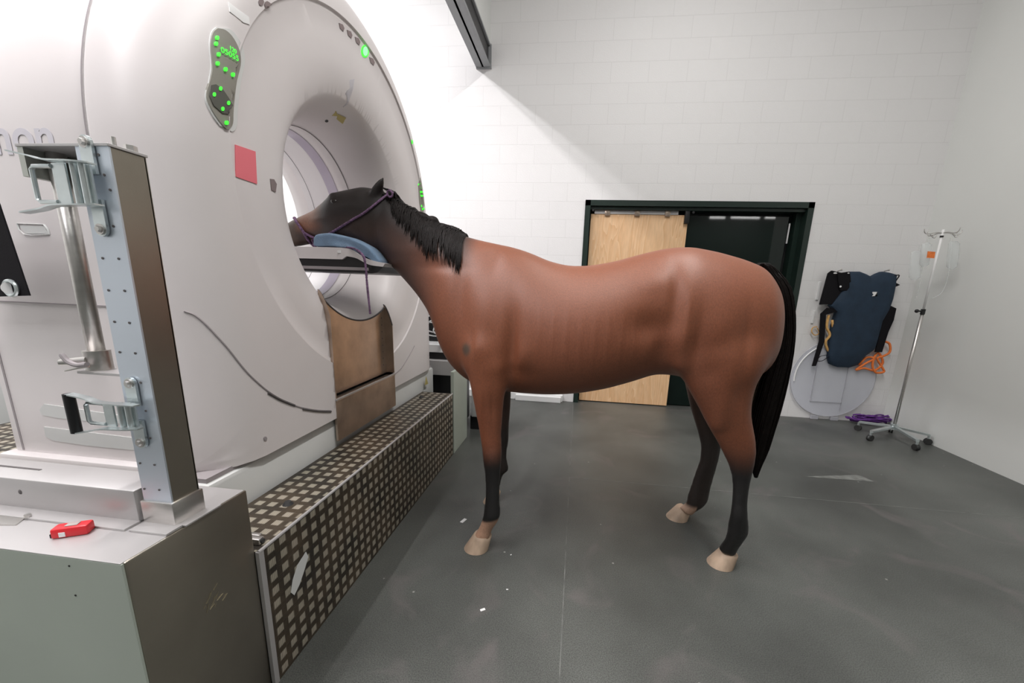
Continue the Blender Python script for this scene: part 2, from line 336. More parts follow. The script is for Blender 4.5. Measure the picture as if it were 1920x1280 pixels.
# strip lamps far behind the viewer, the ones mirrored in the door leaf
for k, (p0, p1) in enumerate(((1330, 1360), (1370, 1425), (1434, 1464))):
    A_ = at(p0, 407, 'y', 2*(YB+.15)+6.8); B_ = at(p1, 409, 'y', 2*(YB+.15)+6.8); x0, x1 = A_.x, B_.x; sz = (A_.z+B_.z)/2
    L = thing('strip_lamp', 'white strip lamp hung near the rear wall, mirrored in the dark door leaf', 'lamp', ((x0+x1)/2, -6.8, sz), 'strip lamps near the rear wall')
    MB().box((x0, -6.85, sz+.035), (x1, -6.75, sz+.08), .005).done('housing', M['white'], L, smooth=False)
    MB().cyl((x0+.02, -6.8, sz), (x1-.02, -6.8, sz), .035, seg=12).done('tube', M['lamp'], L)
    MB().box(((x0+x1)/2-.01, -6.81, sz+.08), ((x0+x1)/2+.01, -6.79, ZC)).done('hanger_rod', M['steel'], L, smooth=False)

# ------------------------------------------------------------------ scanner
GY, GZ, HW, GB = 2.27, 1.79, 1.13, .69      # axis of the bore, half width, foot of the covers
FX, SX, BX = -1.25, -1.50, -2.13            # front face, cover seam, back
RB, RD = .44, .895                           # bore, dish rim
PROF = [(.465, -1.70), (.4655, -1.60), (.469, -1.555), (.480, -1.49), (.500, -1.42), (.530, -1.36), (.580, -1.298), (.64, -1.268), (.72, -1.255), (.80, -1.251), (.877, -1.250)]
def zc(r): return lerp(1.755, GZ, min(1, max(0, (r-.50)/.38)))      # the bore sits a little below the dish centre
def dside(y, z):
    """distance inward from the outer outline of the cover (sides and arch)"""
    if z >= GZ: return HW - math.hypot(y-GY, z-GZ)
    return HW - abs(y-GY)
def face_x(y, z):
    r = math.hypot(y-GY, z-GZ)
    if r < RD-.018:
        for _ in range(6): r = math.hypot(y-GY, z-zc(r))
        for (r0, x0), (r1, x1) in zip(PROF, PROF[1:]):
            if r <= r1: return lerp(x0, x1, (max(r, r0)-r0)/(r1-r0))
        return PROF[-1][1]
    d = max(0, dside(y, z)); fy, fx = .24, SX-FX
    e = 0 if d >= fy else fx*(1-math.sqrt(max(0, 1-(1-d/fy)**2)))
    return FX+.012+e if r > RD else FX+e
def on_face(px, py):
    x = FX
    for _ in range(25):
        p = at(px, py, 'x', x); x = lerp(x, face_x(p.y, p.z), .6)
    return at(px, py, 'x', x)
N = 220
def outline(th):
    c, s = math.cos(th), math.sin(th)          # c: +y, s: +z
    if s >= 0: return HW
    t = HW/abs(c) if abs(c) > 1e-6 else 1e9; u = (GZ-GB)/(-s); return min(t, u)
# angles, with the two lower corners hit exactly
ths = sorted([2*math.pi*i/N for i in range(N)] + [math.atan2(-(GZ-GB), HW) % (2*math.pi), math.atan2(-(GZ-GB), -HW) % (2*math.pi)])
def P(r, th, x, c=None): return Vector((x, GY+r*math.cos(th), (GZ if c is None else c)+r*math.sin(th)))
gantry = thing('ct_scanner', 'large white ring shaped scanner standing on its plinth, horse head in its bore', 'scanner', (-1.7, GY, 0))
R = []
for (r, x) in PROF: R.append([P(r, t, x, zc(r)) for t in ths])
dense = [RD-.017, RD-.016, RD-.001, RD, RD+.002]
R.append([P(RD-.016, t, FX+.001) for t in ths]); R.append([P(RD, t, FX+.002) for t in ths])
def addring(fr):
    row = []
    for t in ths:
        ro = outline(t); r = lerp(RD+.004, ro, fr); p = P(r, t, 0); row.append(Vector((face_x(p.y, p.z), p.y, p.z)))
    R.append(row)
for k in range(0, 29): addring(1-(1-k/28)**1.6)
R.append([P(outline(t), t, SX) for t in ths])
# orient corners: the last rows follow the outline
cov = MB(); cov.rings(R[::-1], True, False)
cov.rings([[P(outline(t), t, SX) for t in ths], [P(outline(t)-.03, t, SX) for t in ths]], True, False)
cover = cov.done('front_cover', M['plastic'], gantry, smooth=50)
# slot opened in the lower front
S0, S1, SB = 1.862, 2.533, -1.292
tb = bmesh.new(); tb.from_mesh(cover.data); ov = Vector(gantry.location)
for pco, pno in (((0, S0, 0), (0, 1, 0)), ((0, S1, 0), (0, 1, 0)), ((SB, 0, 0), (1, 0, 0))):
    bmesh.ops.bisect_plane(tb, geom=[f_ for f_ in tb.faces if (f_.calc_center_median()+ov).z < 1.6]+list(tb.edges)+list(tb.verts), plane_co=Vector(pco)-ov, plane_no=pno, dist=1e-6)
bmesh.ops.delete(tb, geom=[f_ for f_ in tb.faces if S0 < (f_.calc_center_median()+ov).y < S1 and (f_.calc_center_median()+ov).z < 1.5 and (f_.calc_center_median()+ov).x > SB], context='FACES')
tb.to_mesh(cover.data); tb.free(); cover.data.shade_smooth(); cover.data.set_sharp_from_angle(angle=math.radians(40))
md = cover.modifiers.new('s', 'SOLIDIFY'); md.thickness = .006; md.offset = -1
# rear cover behind the seam
rc = MB(); e = .006
rc.rings([[P(outline(t)-.02, t, SX+.004) for t in ths], [P(outline(t)-e, t, SX-.012) for t in ths], [P(outline(t)-e, t, BX+.06) for t in ths], [P(outline(t)-.05, t, BX) for t in ths], [P(.68, t, BX, 1.755) for t in ths], [P(.56, t, BX+.06, 1.755) for t in ths], [P(.486, t, BX+.16, 1.755) for t in ths], [P(.466, t, -1.90, 1.755) for t in ths]], True, False)
rc.done('rear_cover', M['plastic'], gantry, smooth=50)
bl = MB(); bl.rings([[P(.466, t, -1.69, 1.755) for t in ths], [P(.466, t, -1.905, 1.755) for t in ths]], True, False); bl.done('bore_liner', M['bore'], gantry, smooth=True)
for x in (-1.57, -1.86): MB().tube([P(.4645, t, x, 1.755) for t in ths]+[P(.4645, ths[0], x, 1.755)], .0018 if x > -1.7 else .001, 6).done('bore_seam', M['seam'], gantry)
wb_ = MB(); wb_.rings([[P(.4635, t, -1.65, 1.755) for t in ths], [P(.4635, t, -1.72, 1.755) for t in ths]], True, False); wb_.done('bore_window_band', M['band'], gantry, smooth=True)
# plinth
pl = MB(); pl.box((BX+.05, 1.12, .10), (FX-.012, 3.36, GB-.012), .02); pl.done('plinth', M['plastic2'], gantry)
MB().box((BX+.06, 1.14, GB-.02), (FX-.03, 3.34, GB+.005)).done('plinth_gap', M['seam_soft'], gantry, smooth=False)
# side panel details on the near side (y = GY-HW)
NY = GY-HW+.006
def nearside(px, py, dy=0): return at(px, py, 'y', NY+dy)
def recess(pxs, name):
    poly = [nearside(x, y, -.001) for x, y in pxs]; c = sum(poly, Vector())/len(poly)
    m1 = MB(); n = len(poly)
    rows = [poly, [c+(p-c)*.93+Vector((0, -.003, 0)) for p in poly], [c+(p-c)*.86+Vector((0, -.001, 0)) for p in poly]]
    m1.rings(rows, True, False); return m1.done(name, M['plastic2'], gantry, smooth=30)
recess([(30, 418), (60, 419), (84, 420), (92, 430), (94, 440), (60, 442), (45, 440), (34, 430)], 'grip_rim')
m1 = MB(); m1.prism([nearside(x, y, -.002) for x, y in [(36, 423), (83, 424), (90, 438), (48, 438)]], (0, .001, 0)); m1.done('grip_recess', M['plastic2'], gantry, smooth=False)
for pxs, nm in (([(82, 757), (180, 772), (262, 784), (262, 796), (190, 792), (110, 784), (78, 778), (74, 768)], 'grip_recess'), ([(82, 800), (262, 822), (262, 845), (160, 835), (100, 826), (85, 818)], 'grip_recess')):
    MB().prism([nearside(x, y, -.004) for x, y in pxs], (0, .003, 0)).done(nm, M['seam_soft'] if 0 else M['plastic2'], gantry, smooth=False)
zs = nearside(60, 566).z
MB().box((BX+.02, NY-.004, zs-.004), (SX-.01, NY+.01, zs)).done('side_seam', M['seam_soft'], gantry, smooth=False)
MB().box((-2.045, NY-.003, .74), (-2.037, NY+.01, zs)).done('side_seam', M['seam_soft'], gantry, smooth=False)
MB().box((BX+.02, NY-.035, .62), (SX+.02, NY+.02, .735), .012).done('side_skirt', M['plastic'], gantry)
# seam ring between the two covers
MB().tube([P(outline(t)-.0035, t, SX-.004) for t in ths if True], .004, 6).done('cover_seam', M['seam_soft'], gantry)
# raised lettering on the near side, only its last letters stand in view
lz = nearside(60, 288).z; lx1 = nearside(101, 290).x
text_mesh('Canon', .150, lambda u, v, h: Vector((lx1-.385+u, NY-.0015-h, lz+v)), 'maker_lettering', M['faint'], gantry, bold=.003)
# decals laid on the face
def patch(pxs, lift=.003, name='decal', material=None, parent=None, thick=.002):
    top = [on_face(x, y)+Vector((lift, 0, 0)) for x, y in pxs]; c = sum(top, Vector())/len(top); c.x = face_x(c.y, c.z)+lift
    m1 = MB(); bm = m1.bm; n = len(top)
    rows = []
    for f_ in (1, .84, .67, .5, .33, .16):
        row = []
        for p in top:
            q = c+(p-c)*f_; row.append(Vector((face_x(q.y, q.z)+lift, q.y, q.z)))
        rows.append(row)
    base = [p-Vector((thick+lift, 0, 0)) for p in rows[0]]
    V = [[bm.verts.new(p) for p in r_] for r_ in [base]+rows]; vc = bm.verts.new(c)
    for a, b2 in zip(V, V[1:]):
        for i in range(n): bm.faces.new((a[i], a[(i+1) % n], b2[(i+1) % n], b2[i]))
    for i in range(n): bm.faces.new((V[-1][i], V[-1][(i+1) % n], vc))
    return m1.done(name, material, parent or gantry, smooth=50)
PAN = [(405, 53), (419, 56), (432, 68), (443, 87), (448, 105), (448, 123), (441, 152), (437, 183), (434.6, 210), (433.7, 231), (426.5, 242), (417.5, 238), (399.5, 215), (386, 188), (385, 170), (390, 154), (395, 131), (394, 111), (392, 84), (396, 62)]
PAN = [(p.x, p.y) for p in spline([(x, y, 0) for x, y in PAN]+[(405, 53, 0)], 3)][:-1]
rim = [(x+ (9 if x > 415 else -1), y+(4 if y > 150 else -2)) for x, y in PAN]
patch(rim, .004, 'panel_rim', M['plastic2'])
cp = patch(PAN, .007, 'control_panel', M['panel']); cp['label'] = 'grey keypad panel with green lit keys'
patch([(390, 160), (400, 158), (412, 166), (425, 185), (430, 200), (424, 214), (412, 212), (396, 198), (388, 180)], .0105, 'arrow_pad', M['panel_dark'])
def key(px, py, r=3.5, lift=.013, mt='green', nm='lit_key', par=None):
    return patch([(px+r*.75*math.cos(a), py+r*1.15*math.sin(a)) for a in [k*math.pi/5 for k in range(10)]], lift, nm, M[mt], par)
for kx, ky in ((402, 71), (400, 82), (405, 102), (403, 119), (418, 130), (432, 140), (408, 166), (396, 177), (423, 193), (412, 204), (420, 230)): key(kx, ky, par=cp)
def face_text(txt, px0, py0, px1, py1, size_px, nm, material):
    A = on_face(px0, py0); B = on_face(px1, py1); U = at(px0+ (0), py0-size_px, 'x', A.x)-A
    n = max(1, len(txt)); W = .58*n
    def mp_(u, v, h):
        q = A+(B-A)*(u/W)+U*v; q.x = face_x(q.y, q.z)+.012+h; return q
    return text_mesh(txt, 1, mp_, nm, material, cp, bold=0)
face_text('120', 424, 93, 440, 103, 12, 'readout_digits', M['green']); face_text('05055', 408, 97, 441, 119, 15, 'readout_digits', M['green'])
patch([(440, 271), (478, 284), (481, 345), (441, 331)], .003, 'pink_note', M['pink'])
for q in ((640, 50), (655, 63), (670, 76), (697, 114)):
    patch([(q[0]-5, q[1]-7), (q[0]+2, q[1]-4), (q[0]+5, q[1]+3), (q[0]+3, q[1]+9), (q[0]-3, q[1]+3)], .003, 'breath_icon', M['icon'])
patch([(684+8*math.cos(a)*.9, 96+12*math.sin(a)) for a in [k*math.pi/6 for k in range(12)]], .003, 'breath_lamp_ring', M['green'])
patch([(684+5*math.cos(a)*.9, 96+9*math.sin(a)) for a in [k*math.pi/6 for k in range(12)]], .005, 'breath_lamp', M['green_soft'])
c_ = on_face(771, 266); c_.x = face_x(c_.y, c_.z); MB().ball(c_, .013, 14, (.35, 1, 1.1)).done('breath_lamp', M['green'], gantry, smooth=True)
cp2 = patch([(786, 333), (790, 345), (793, 365), (795, 385), (794, 402), (789, 400), (786, 380), (784, 350)], .003, 'control_panel', M['panel'])
for kx, ky in ((785, 346), (787, 353), (789, 360), (790, 367), (790, 386), (792, 392)): key(kx, ky, 1.9, .005, par=cp2)
patch([(427, 3), (440, 14), (466, 32), (467, 46), (455, 42), (430, 22)], .003, 'label_strip', M['white'])
for q in ((489, 4), (500, 9)): patch([(q[0]+5*math.cos(a), q[1]+7*math.sin(a)) for a in [k*math.pi/4 for k in range(8)]], .003, 'small_badge', M['icon'])
patch([(612+3*math.cos(a), 227+2.6*math.sin(a)) for a in [k*math.pi/4 for k in range(8)]], .003, 'laser_port', M['black'])
patch([(622, 217), (629, 208), (633, 218)], .003, 'warning_label', M['yellow']); patch([(633, 214), (648, 221), (642, 232), (631, 223)], .003, 'warning_label', M['yellow'])
patch([(656, 150), (664, 148), (661, 168), (651, 196), (643, 201), (648, 175)], .002, 'laser_window', M['mark'])
patch([(506, 335), (513, 336), (518, 345), (516, 360), (508, 356)], .003, 'dark_window', M['icon'])
patch([(497+3*math.cos(a), 822+4*math.sin(a)) for a in [k*math.pi/4 for k in range(8)]], .003, 'screw_cap', M['seam_soft'])
def face_line(pxs, r, nm, mt):
    pts = spline([on_face(x, y) for x, y in pxs], 6); pts = [Vector((face_x(p.y, p.z)+.0005, p.y, p.z)) for p in pts]
    return MB().tube(pts, r, 6).done(nm, M[mt], gantry)
face_line([(345, 583), (372, 596), (420, 645), (470, 705), (520, 745), (570, 765), (621, 771)], .0035, 'lower_seam', 'seam_soft')
face_line([(735, 706), (752, 690), (766, 668), (777, 648)], .003, 'lower_seam', 'seam_soft')
face_line([(502, 736), (525, 749), (552, 760)], .006, 'seam_vent', 'seam'); face_line([(567, 766), (595, 770), (620, 771)], .006, 'seam_vent', 'seam')
patch([(799, 705), (803, 719), (797, 722)], .0, 'warning_label', M['yellow'])
# steel guard lining the slot, tinted brown for the mirrored horse
def funnel_z(x, y):
    """height of the dish surface under the axis at x, y"""
    r = None
    for (r0, x0), (r1, x1) in zip(PROF, PROF[1:]):
        if x <= x1: r = lerp(r0, r1, (x-x0)/(x1-x0)) if x > x0 else r0; break
    if r is None: r = PROF[-1][0]
    k_ = r*r-(y-GY)**2
    return zc(r) - math.sqrt(k_) if k_ > 0 else zc(r)
g = MB(); ys = [lerp(S0, S1, i/24) for i in range(25)]
g.rings([[Vector((SB, y, .80)) for y in ys], [Vector((SB, y, funnel_z(SB, y)+.004)) for y in ys]], False, False)
ob = g.done('slot_back_plate', M['brown_steel'], gantry, smooth=False); md = ob.modifiers.new('t', 'SOLIDIFY'); md.thickness = .004
for yy in (S0, S1):
    g = MB(); xs = [lerp(SB, FX+.016, i/20) for i in range(21)]
    pk = funnel_z(SB, yy)+.02; tz = [pk+.006-.135*((x-SB)/(FX+.016-SB))**1.7 for x in xs]
    g.rings([[Vector((x, yy, .80)) for x in xs], [Vector((x, yy, q_)) for x, q_ in zip(xs, tz)]], False, False)
    ob = g.done('slot_side_plate', M['brown_steel'], gantry, smooth=False); md = ob.modifiers.new('t', 'SOLIDIFY'); md.thickness = .004; md.offset = 0
g = MB(); g.box((SB, S0, .775), (FX+.016, S1, .785), .002); g.done('slot_floor_plate', M['brown_steel'], gantry, smooth=False)
g = MB(); g.box((FX, S0-.005, .56), (FX+.014, S1+.01, .79), .002); g.done('slot_front_plate', M['brown_steel'], gantry, smooth=False)
MB().box((FX+.01, S0-.005, .785), (FX+.018, S1+.01, .795), .001).done('slot_lip_highlight', M['painted_steel'], gantry, smooth=False)  # lip edge, its highlight put in as a brighter metal strip
g = MB(); g.tube([Vector((SB+.003, y, funnel_z(SB, y)+.006)) for y in ys], .005, 6)
g.tube([Vector((x, S1-.003, q_+.002)) for x, q_ in zip(xs, tz)], .004, 6); g.done('edge_trim', M['seam'], gantry)
for k in range(9): MB().ball((SB+.004, S1-.045, .86+.045*k), .0045, 8, (.5, 1, 1)).done('rivet', M['seam'], gantry, smooth=True)

# ------------------------------------------------------------------ tread plate step in front of the scanner
def uvbox(o, scale=1, rot=math.radians(0)):
    me = o.data; uv = me.uv_layers.active or me.uv_layers.new(name='UVMap')
    for p in me.polygons:
        n = p.normal; ax = max(range(3), key=lambda i: abs(n[i])); ij = [(1, 2), (0, 2), (0, 1)][ax]
        for li in p.loop_indices:
            c = me.vertices[me.loops[li].vertex_index].co; u, v = c[ij[0]], c[ij[1]]
            uv.data[li].uv = (u, v)
SXO, SY0, SY1, SZ = -.978, 1.007, 3.03, .535
step = thing('tread_plate_step', 'long low step of bar patterned aluminium plate along the scanner front', 'step', (-1.12, 2.0, 0))
o_ = MB().box((SXO-.006, SY0, .0), (SXO, SY1, SZ)).done('riser', M['tread'], step, smooth=False); uvbox(o_)
o_ = MB().box((-1.238, SY0, SZ-.006), (SXO, SY1, SZ)).done('top_plate', M['tread'], step, smooth=False); uvbox(o_)
MB().tube([(SXO-.002, SY0, SZ-.001), (SXO-.002, SY1, SZ-.001)], .006, 8).done('nosing', M['painted_steel'], step)
MB().box((SXO-.01, SY0-.004, 0), (SXO+.003, SY0+.016, SZ)).done('end_edge', M['painted_steel'], step, smooth=False)
for ya_ in (SY0+.01, SY1-.03): MB().box((SXO-.25, ya_, 0), (SXO-.012, ya_+.02, SZ-.008)).done('end_panel', M['steel_box'], step, smooth=False)
# scuffed oval plate
c0 = at(558, 1072, 'x', SXO)
MB().prism([c0+Vector((.0015, a, b_)) for a, b_ in ((-.045, -.05), (-.03, -.01), (.0, .03), (.05, .05), (.06, .02), (.03, -.02), (.0, -.055), (-.03, -.075))], (.001, 0, 0)).done('scuff', M['plastic2'], step, smooth=False)
for q in ((540, 945), (790, 745)):
    c0 = at(q[0], q[1], 'z', SZ); MB().cyl(c0, c0+Vector((0, 0, .012)), .02, .012, 12).done('rubber_stop', M['rubber'], step)
# aluminium end rail lying at the step's near end
er = thing('aluminium_profile', 'short silver aluminium profile lying across the near end of the step', 'metal profile', (-1.1, 1.07, SZ))
MB().box((-1.21, 1.035, SZ), (-1.0, 1.06, SZ+.022), .004).box((-1.21, 1.07, SZ), (-1.03, 1.085, SZ+.012), .003).done('profile', M['steel'], er)
MB().cyl((-1.0, 1.0475, SZ+.012), (-.995, 1.0475, SZ+.012), .008, seg=10).done('end_cap', M['rubber'], er)
# rear platform beyond the scanner
rp = MB().box((-3.3, 1.02, 0), (BX-.02, 3.2, .52)).done('rear_platform', M['tread'], smooth=False, loc=(-2.7, 2.1, 0)); uvbox(rp)
tag(rp, 'bar patterned metal platform behind the scanner at the far left edge', 'platform')

# ------------------------------------------------------------------ foreground cabinet, rail, post
BT = .757
cab = thing('steel_cabinet', 'low steel cabinet filling the lower left corner, its right side dark', 'cabinet', (-1.6, .83, 0))
MB().box((-2.3, .665, 0), (-.99, 1.005, BT), .005).done('body', M['shaded_steel'], cab)  # body toned dark for the shaded right side
MB().box((-2.3, .660, 0), (-.993, .6655, BT-.002), .001).done('lit_front_sheet', M['pale_tone'], cab, smooth=False)  # pale sheet paints the lit front face of the same steel
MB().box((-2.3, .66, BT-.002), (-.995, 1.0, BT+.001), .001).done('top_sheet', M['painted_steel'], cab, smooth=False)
def front(px, py): return at(px, py, 'y', .661)
for q in ((131, 1060), (143, 1115)): c0 = front(*q); MB().cyl(c0+Vector((0, -.002, 0)), c0+Vector((0, .004, 0)), .0025, seg=8).done('rivet', M['black'], cab)
g = MB(); c0 = at(398, 1125, 'x', -.99)
for k in range(14):
    a = c0+Vector((.001, random.uniform(-.03, .03), random.uniform(-.03, .03))); g.tube([a, a+Vector((.0003, random.uniform(.005, .02), random.uniform(.005, .025)))], .0008, 4)
g.done('scratches', mat('bare scratch', (.45, .40, .28), .4, .8), cab)
rail = thing('floor_rail', 'folded steel channel rail lying along the cabinet top, slot in it', 'rail', (-1.6, .85, BT))
MB().box((-2.3, .80, BT+.001), (-1.118, .90, BT+.093), .006).done('channel', M['painted_steel'], rail)
MB().box((-2.3, .762, BT+.001), (-1.115, .802, BT+.007), .001).done('flange', M['painted_steel'], rail, smooth=False)
for q in ((52, 967), (168, 985)): c0 = at(q[0], q[1], 'z', BT+.01); MB().cyl((c0.x, c0.y, BT+.007), (c0.x, c0.y, BT+.015), .007, seg=6).done('bolt', M['steel'], rail)
a = at(0, 873, 'z', BT+.093); b2 = at(76, 881, 'z', BT+.093)
MB().box((a.x-.1, a.y-.003, BT+.093), (b2.x, a.y+.003, BT+.0945)).done('slot', M['seam'], rail, smooth=False)
c0 = at(38, 922, 'y', .80); MB().ball((c0.x, .80, c0.z), .006, 8, (1, .4, 1.2)).done('hole', M['seam'], rail)
post = thing('steel_post', 'upright steel post with dark right side standing on the cabinet', 'post', (-1.08, .85, BT))
PY0, PY1 = .805, .880; PX0, PX1 = Y(204, 600, PY0).x, -1.014; PT = at(205, 274, 'y', PY0).z
MB().box((PX0-.006, PY0-.006, BT+.001), (PX1+.006, PY1+.006, BT+.068), .003).done('sleeve', M['steel'], post)
MB().box((PX0-.006, PY0-.042, BT+.001), (PX1+.02, PY0, BT+.007), .001).box((PX1, PY0, BT+.001), (PX1+.03, PY1+.03, BT+.006), .001).done('foot_plate', M['painted_steel'], post, smooth=False)
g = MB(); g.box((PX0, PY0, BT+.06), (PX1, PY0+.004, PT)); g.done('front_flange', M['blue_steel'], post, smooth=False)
g = MB(); g.box((PX1-.004, PY0+.003, BT+.06), (PX1, PY1, PT), .0015); g.box((PX0, PY1-.004, BT+.06), (PX1, PY1, PT)); g.done('web', M['shaded_steel'], post, smooth=False)  # web coloured dark to carry the shade of its side
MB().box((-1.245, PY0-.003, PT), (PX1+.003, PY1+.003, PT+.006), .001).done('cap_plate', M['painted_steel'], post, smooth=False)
g = MB(); 
for px, py in ((185, 290), (196, 328), (207, 356), (213, 424), (193, 484), (223, 485), (204, 544), (234, 545), (215, 603), (243, 605), (225, 660), (254, 662), (264, 717), (274, 770), (282, 821), (263, 868), (290, 871), (271, 916), (299, 918)):
    c0 = at(px, py, 'y', PY0); MB().cyl((c0.x, PY0-.0015, c0.z), (c0.x, PY0+.002, c0.z), .0028, seg=8).done('screw_hole', M['seam'], post)
for bx_, by_, bh_, br_ in ((PX1-.018, .06, .014, .012), (PX1-.028, .035, .024, .0045), (-1.22, .04, .008, .006)): MB().cyl((bx_, PY0+by_, PT+.006), (bx_, PY0+by_, PT+.006+bh_), br_, seg=6).done('bolt', M['steel'], post)
tx, ty = -1.212, .85; t0 = at(185, 665, 'y', ty).z
g = MB(); g.cyl((tx, ty, t0-.01), (tx, ty, PT), .017, seg=20); g.done('tube', M['steel'], post, smooth=True)
g = MB(); g.box((-1.245, PY0, PT-.06), (-1.23, PY1, PT)); g.box((-1.245, PY1-.004, PT-.06), (PX0, PY1, PT)); g.done('top_bracket', M['steel_box'], post, smooth=False)
g = MB(); g.box((tx-.028, ty-.03, t0-.045), (PX0+.01, ty+.02, t0-.038), .001); g.done('lower_bracket', M['painted_steel'], post, smooth=False)
g = MB(); g.cyl((tx, ty, t0-.038), (tx, ty, t0+.012), .026, seg=24); g.cyl((tx-.002, ty-.02, t0-.012), (tx-.055, ty-.04, t0-.016), .012, .008, 12); g.done('clamp', M['steel'], post)
yl = ty-.045
g = MB(); g.tube(spline([Y(163, 683, yl), Y(143, 684, yl), Y(127, 677, yl), Y(115, 664, yl)], 5), [.006]*15+[.005], 8); g.done('clamp_lever', M['seam_soft'], post)
g = MB(); g.tube([Y(165, 685, yl+.01), Y(122, 695, yl)], [.005, .002], 8); g.done('clamp_pin', M['steel'], post)

def latch(C, label, grp, L, hgt, lower):
    """over-centre latch bolted to the post front: mounting plate, body, two cheeks, wire loop"""
    t_ = thing('toggle_latch', label, 'latch', (C[0], PY0-.012, C[2]), grp)
    x, z = C[0], C[2]; y0 = PY0-.002
    # mounting lugs above and below
    for s_, nm in ((1, 'mounting_lug'), (-1, 'mounting_lug')):
        zz = z+s_*(hgt/2+.045)
        xc = x
        g = MB(); pl_ = [(xc-.015, z+s_*hgt*.3), (xc+.015, z+s_*hgt*.3)]
        arc = [(xc+.015*math.cos(a), zz+.015*math.sin(a)*1) for a in ([k*math.pi/8 for k in range(9)] if s_ > 0 else [-k*math.pi/8 for k in range(9)])]
        g.prism([Vector((a, y0-.006, b_)) for a, b_ in pl_+arc], (0, .006, 0)); lug = g.done(nm, M['zinc'], t_)
        MB().cyl((xc, y0-.006, zz), (xc, y0-.014, zz), .0085, .006, 6).cyl((xc, y0-.006, zz), (xc, y0-.009, zz), .0115, seg=14).done('bolt', M['steel'], lug)
    yb = y0-.02
    g = MB(); g.box((x-L*.55, yb-.004, z-hgt*.5), (x-.035, yb, z+hgt*.5), .001); g.done('lever_plate', M['zinc'], t_, smooth=False)
    g = MB(); g.cyl((x-.02, yb, z-hgt*.5), (x-.02, yb, z+hgt*.5), .006, seg=12); g.cyl((x+.002, yb, z-hgt*.5), (x+.002, yb, z+hgt*.5), .007, seg=12); g.box((x-.035, yb+.004, z-hgt*.48), (x+.015, yb+.008, z+hgt*.48)); g.done('hinge_pin', M['zinc'], t_)
    for s_ in (1, -1):
        zz = z+s_*hgt*.5
        g = MB()
        pts = spline([(x+.035, yb-.006, zz-.002*s_), (x, yb-.012, zz), (x-L*.5, yb-.014, zz+s_*.002), (x-L*.8, yb-.012, zz+s_*.010), (x-L*1.15, yb-.016, zz+s_*(.018))], 5)
        g.rings([[p+Vector((0, -.009, -.0015)), p+Vector((0, .009, -.0015)), p+Vector((0, .009, .0015)), p+Vector((0, -.009, .0015))] for p in pts]); g.done('lever_cheek', M['zinc'], t_, smooth=50)
    g = MB(); a, c_ = x-L*.55, x-L*.95; hh = hgt*.42
    g.tube([(a, yb-.004, z+hh), (c_+.006, yb-.004, z+hh), (c_, yb-.004, z+hh-.006), (c_, yb-.004, z-hh+.006), (c_+.006, yb-.004, z-hh), (a, yb-.004, z-hh)], .0045, 8); g.done('wire_loop', M['zinc'], t_)
    if lower:
        g = MB(); xx = x-L*1.17; g.tube([(xx, yb-.016, z+hgt*.5+.018), (xx, yb-.016, z-hgt*.5-.018)], .011, 12); g.done('lever_grip', M['black'], t_)
    return t_
c1 = at(161, 347, 'y', PY0-.02); latch(c1, 'upper zinc toggle latch at the top of the steel post', 'toggle latches on the post', .125, .085, False)
c2 = at(243, 778, 'y', PY0-.02); latch(c2, 'lower zinc toggle latch with black grip near the foot of the post', 'toggle latches on the post', .115, .062, True)
# red tape measure
tm = thing('tape_measure', 'small red tape measure lying on the pale cabinet top', 'tape measure', (-1.225, .735, BT))
TT = BT+.001
A0 = Vector((-1.254, .716, TT)); rotm = Matrix.Translation(Vector((-1.222, .735, TT))) @ Matrix.Rotation(math.radians(28), 4, 'Z')
def rb(m_, a, b_, bev): return m_.box(a, b_, bev, rot=rotm)
g = MB(); rb(g, (-.036, -.016, 0), (.033, .016, .026), .005); g.done('case', M['red'], tm)
g = MB(); rb(g, (-.012, -.008, .0255), (.012, .008, .028), .001); g.done('belt_button', M['label_grey'], tm)
g = MB(); rb(g, (-.042, -.008, 0), (-.034, .006, .010), .001); g.done('tape_hook', M['black'], tm)
g = MB(); rb(g, (-.02, -.0172, .004), (-.008, -.0155, .016), .0005); g.done('label', M['white'], tm, smooth=False)
# bracket plate at the left end of the top
bp_ = thing('bracket_plate', 'flat steel bracket lying on the cabinet top at the left edge', 'bracket', (-1.5, .76, TT))
g = MB(); g.prism([at(x, y, 'z', TT) for x, y in [(-60, 985), (30, 985), (48, 972), (72, 963), (60, 951), (-60, 950)]], (0, 0, .003)); g.done('plate', M['steel'], bp_, smooth=False)
c0 = at(56, 965, 'z', TT+.003); MB().box((c0.x-.008, c0.y-.004, TT+.003), (c0.x+.008, c0.y+.004, TT+.0036)).done('slot', M['seam'], bp_, smooth=False)
# black sheet hanging at the left edge
yt = 1.02
bs = thing('black_tarpaulin', 'black sheet with a round metal eyelet hanging at the left edge', 'tarpaulin', Y(0, 555, yt))
g = MB(); poly = [(-130, 380), (-6, 372), (55, 554), (-130, 560)]
g.prism([Y(x, y, yt) for x, y in poly], (0, .004, 0)); g.done('sheet', M['black_cloth'], bs, smooth=False)
c0 = Y(20, 540, yt-.004); MB().torus(c0, (0, 1, 0), .022, .0055).done('eyelet', M['zinc'], bs)
MB().cyl(Y(20, 540, yt-.001), Y(20, 540, yt-.002), .019).done('eyelet_disc', M['white'], bs)

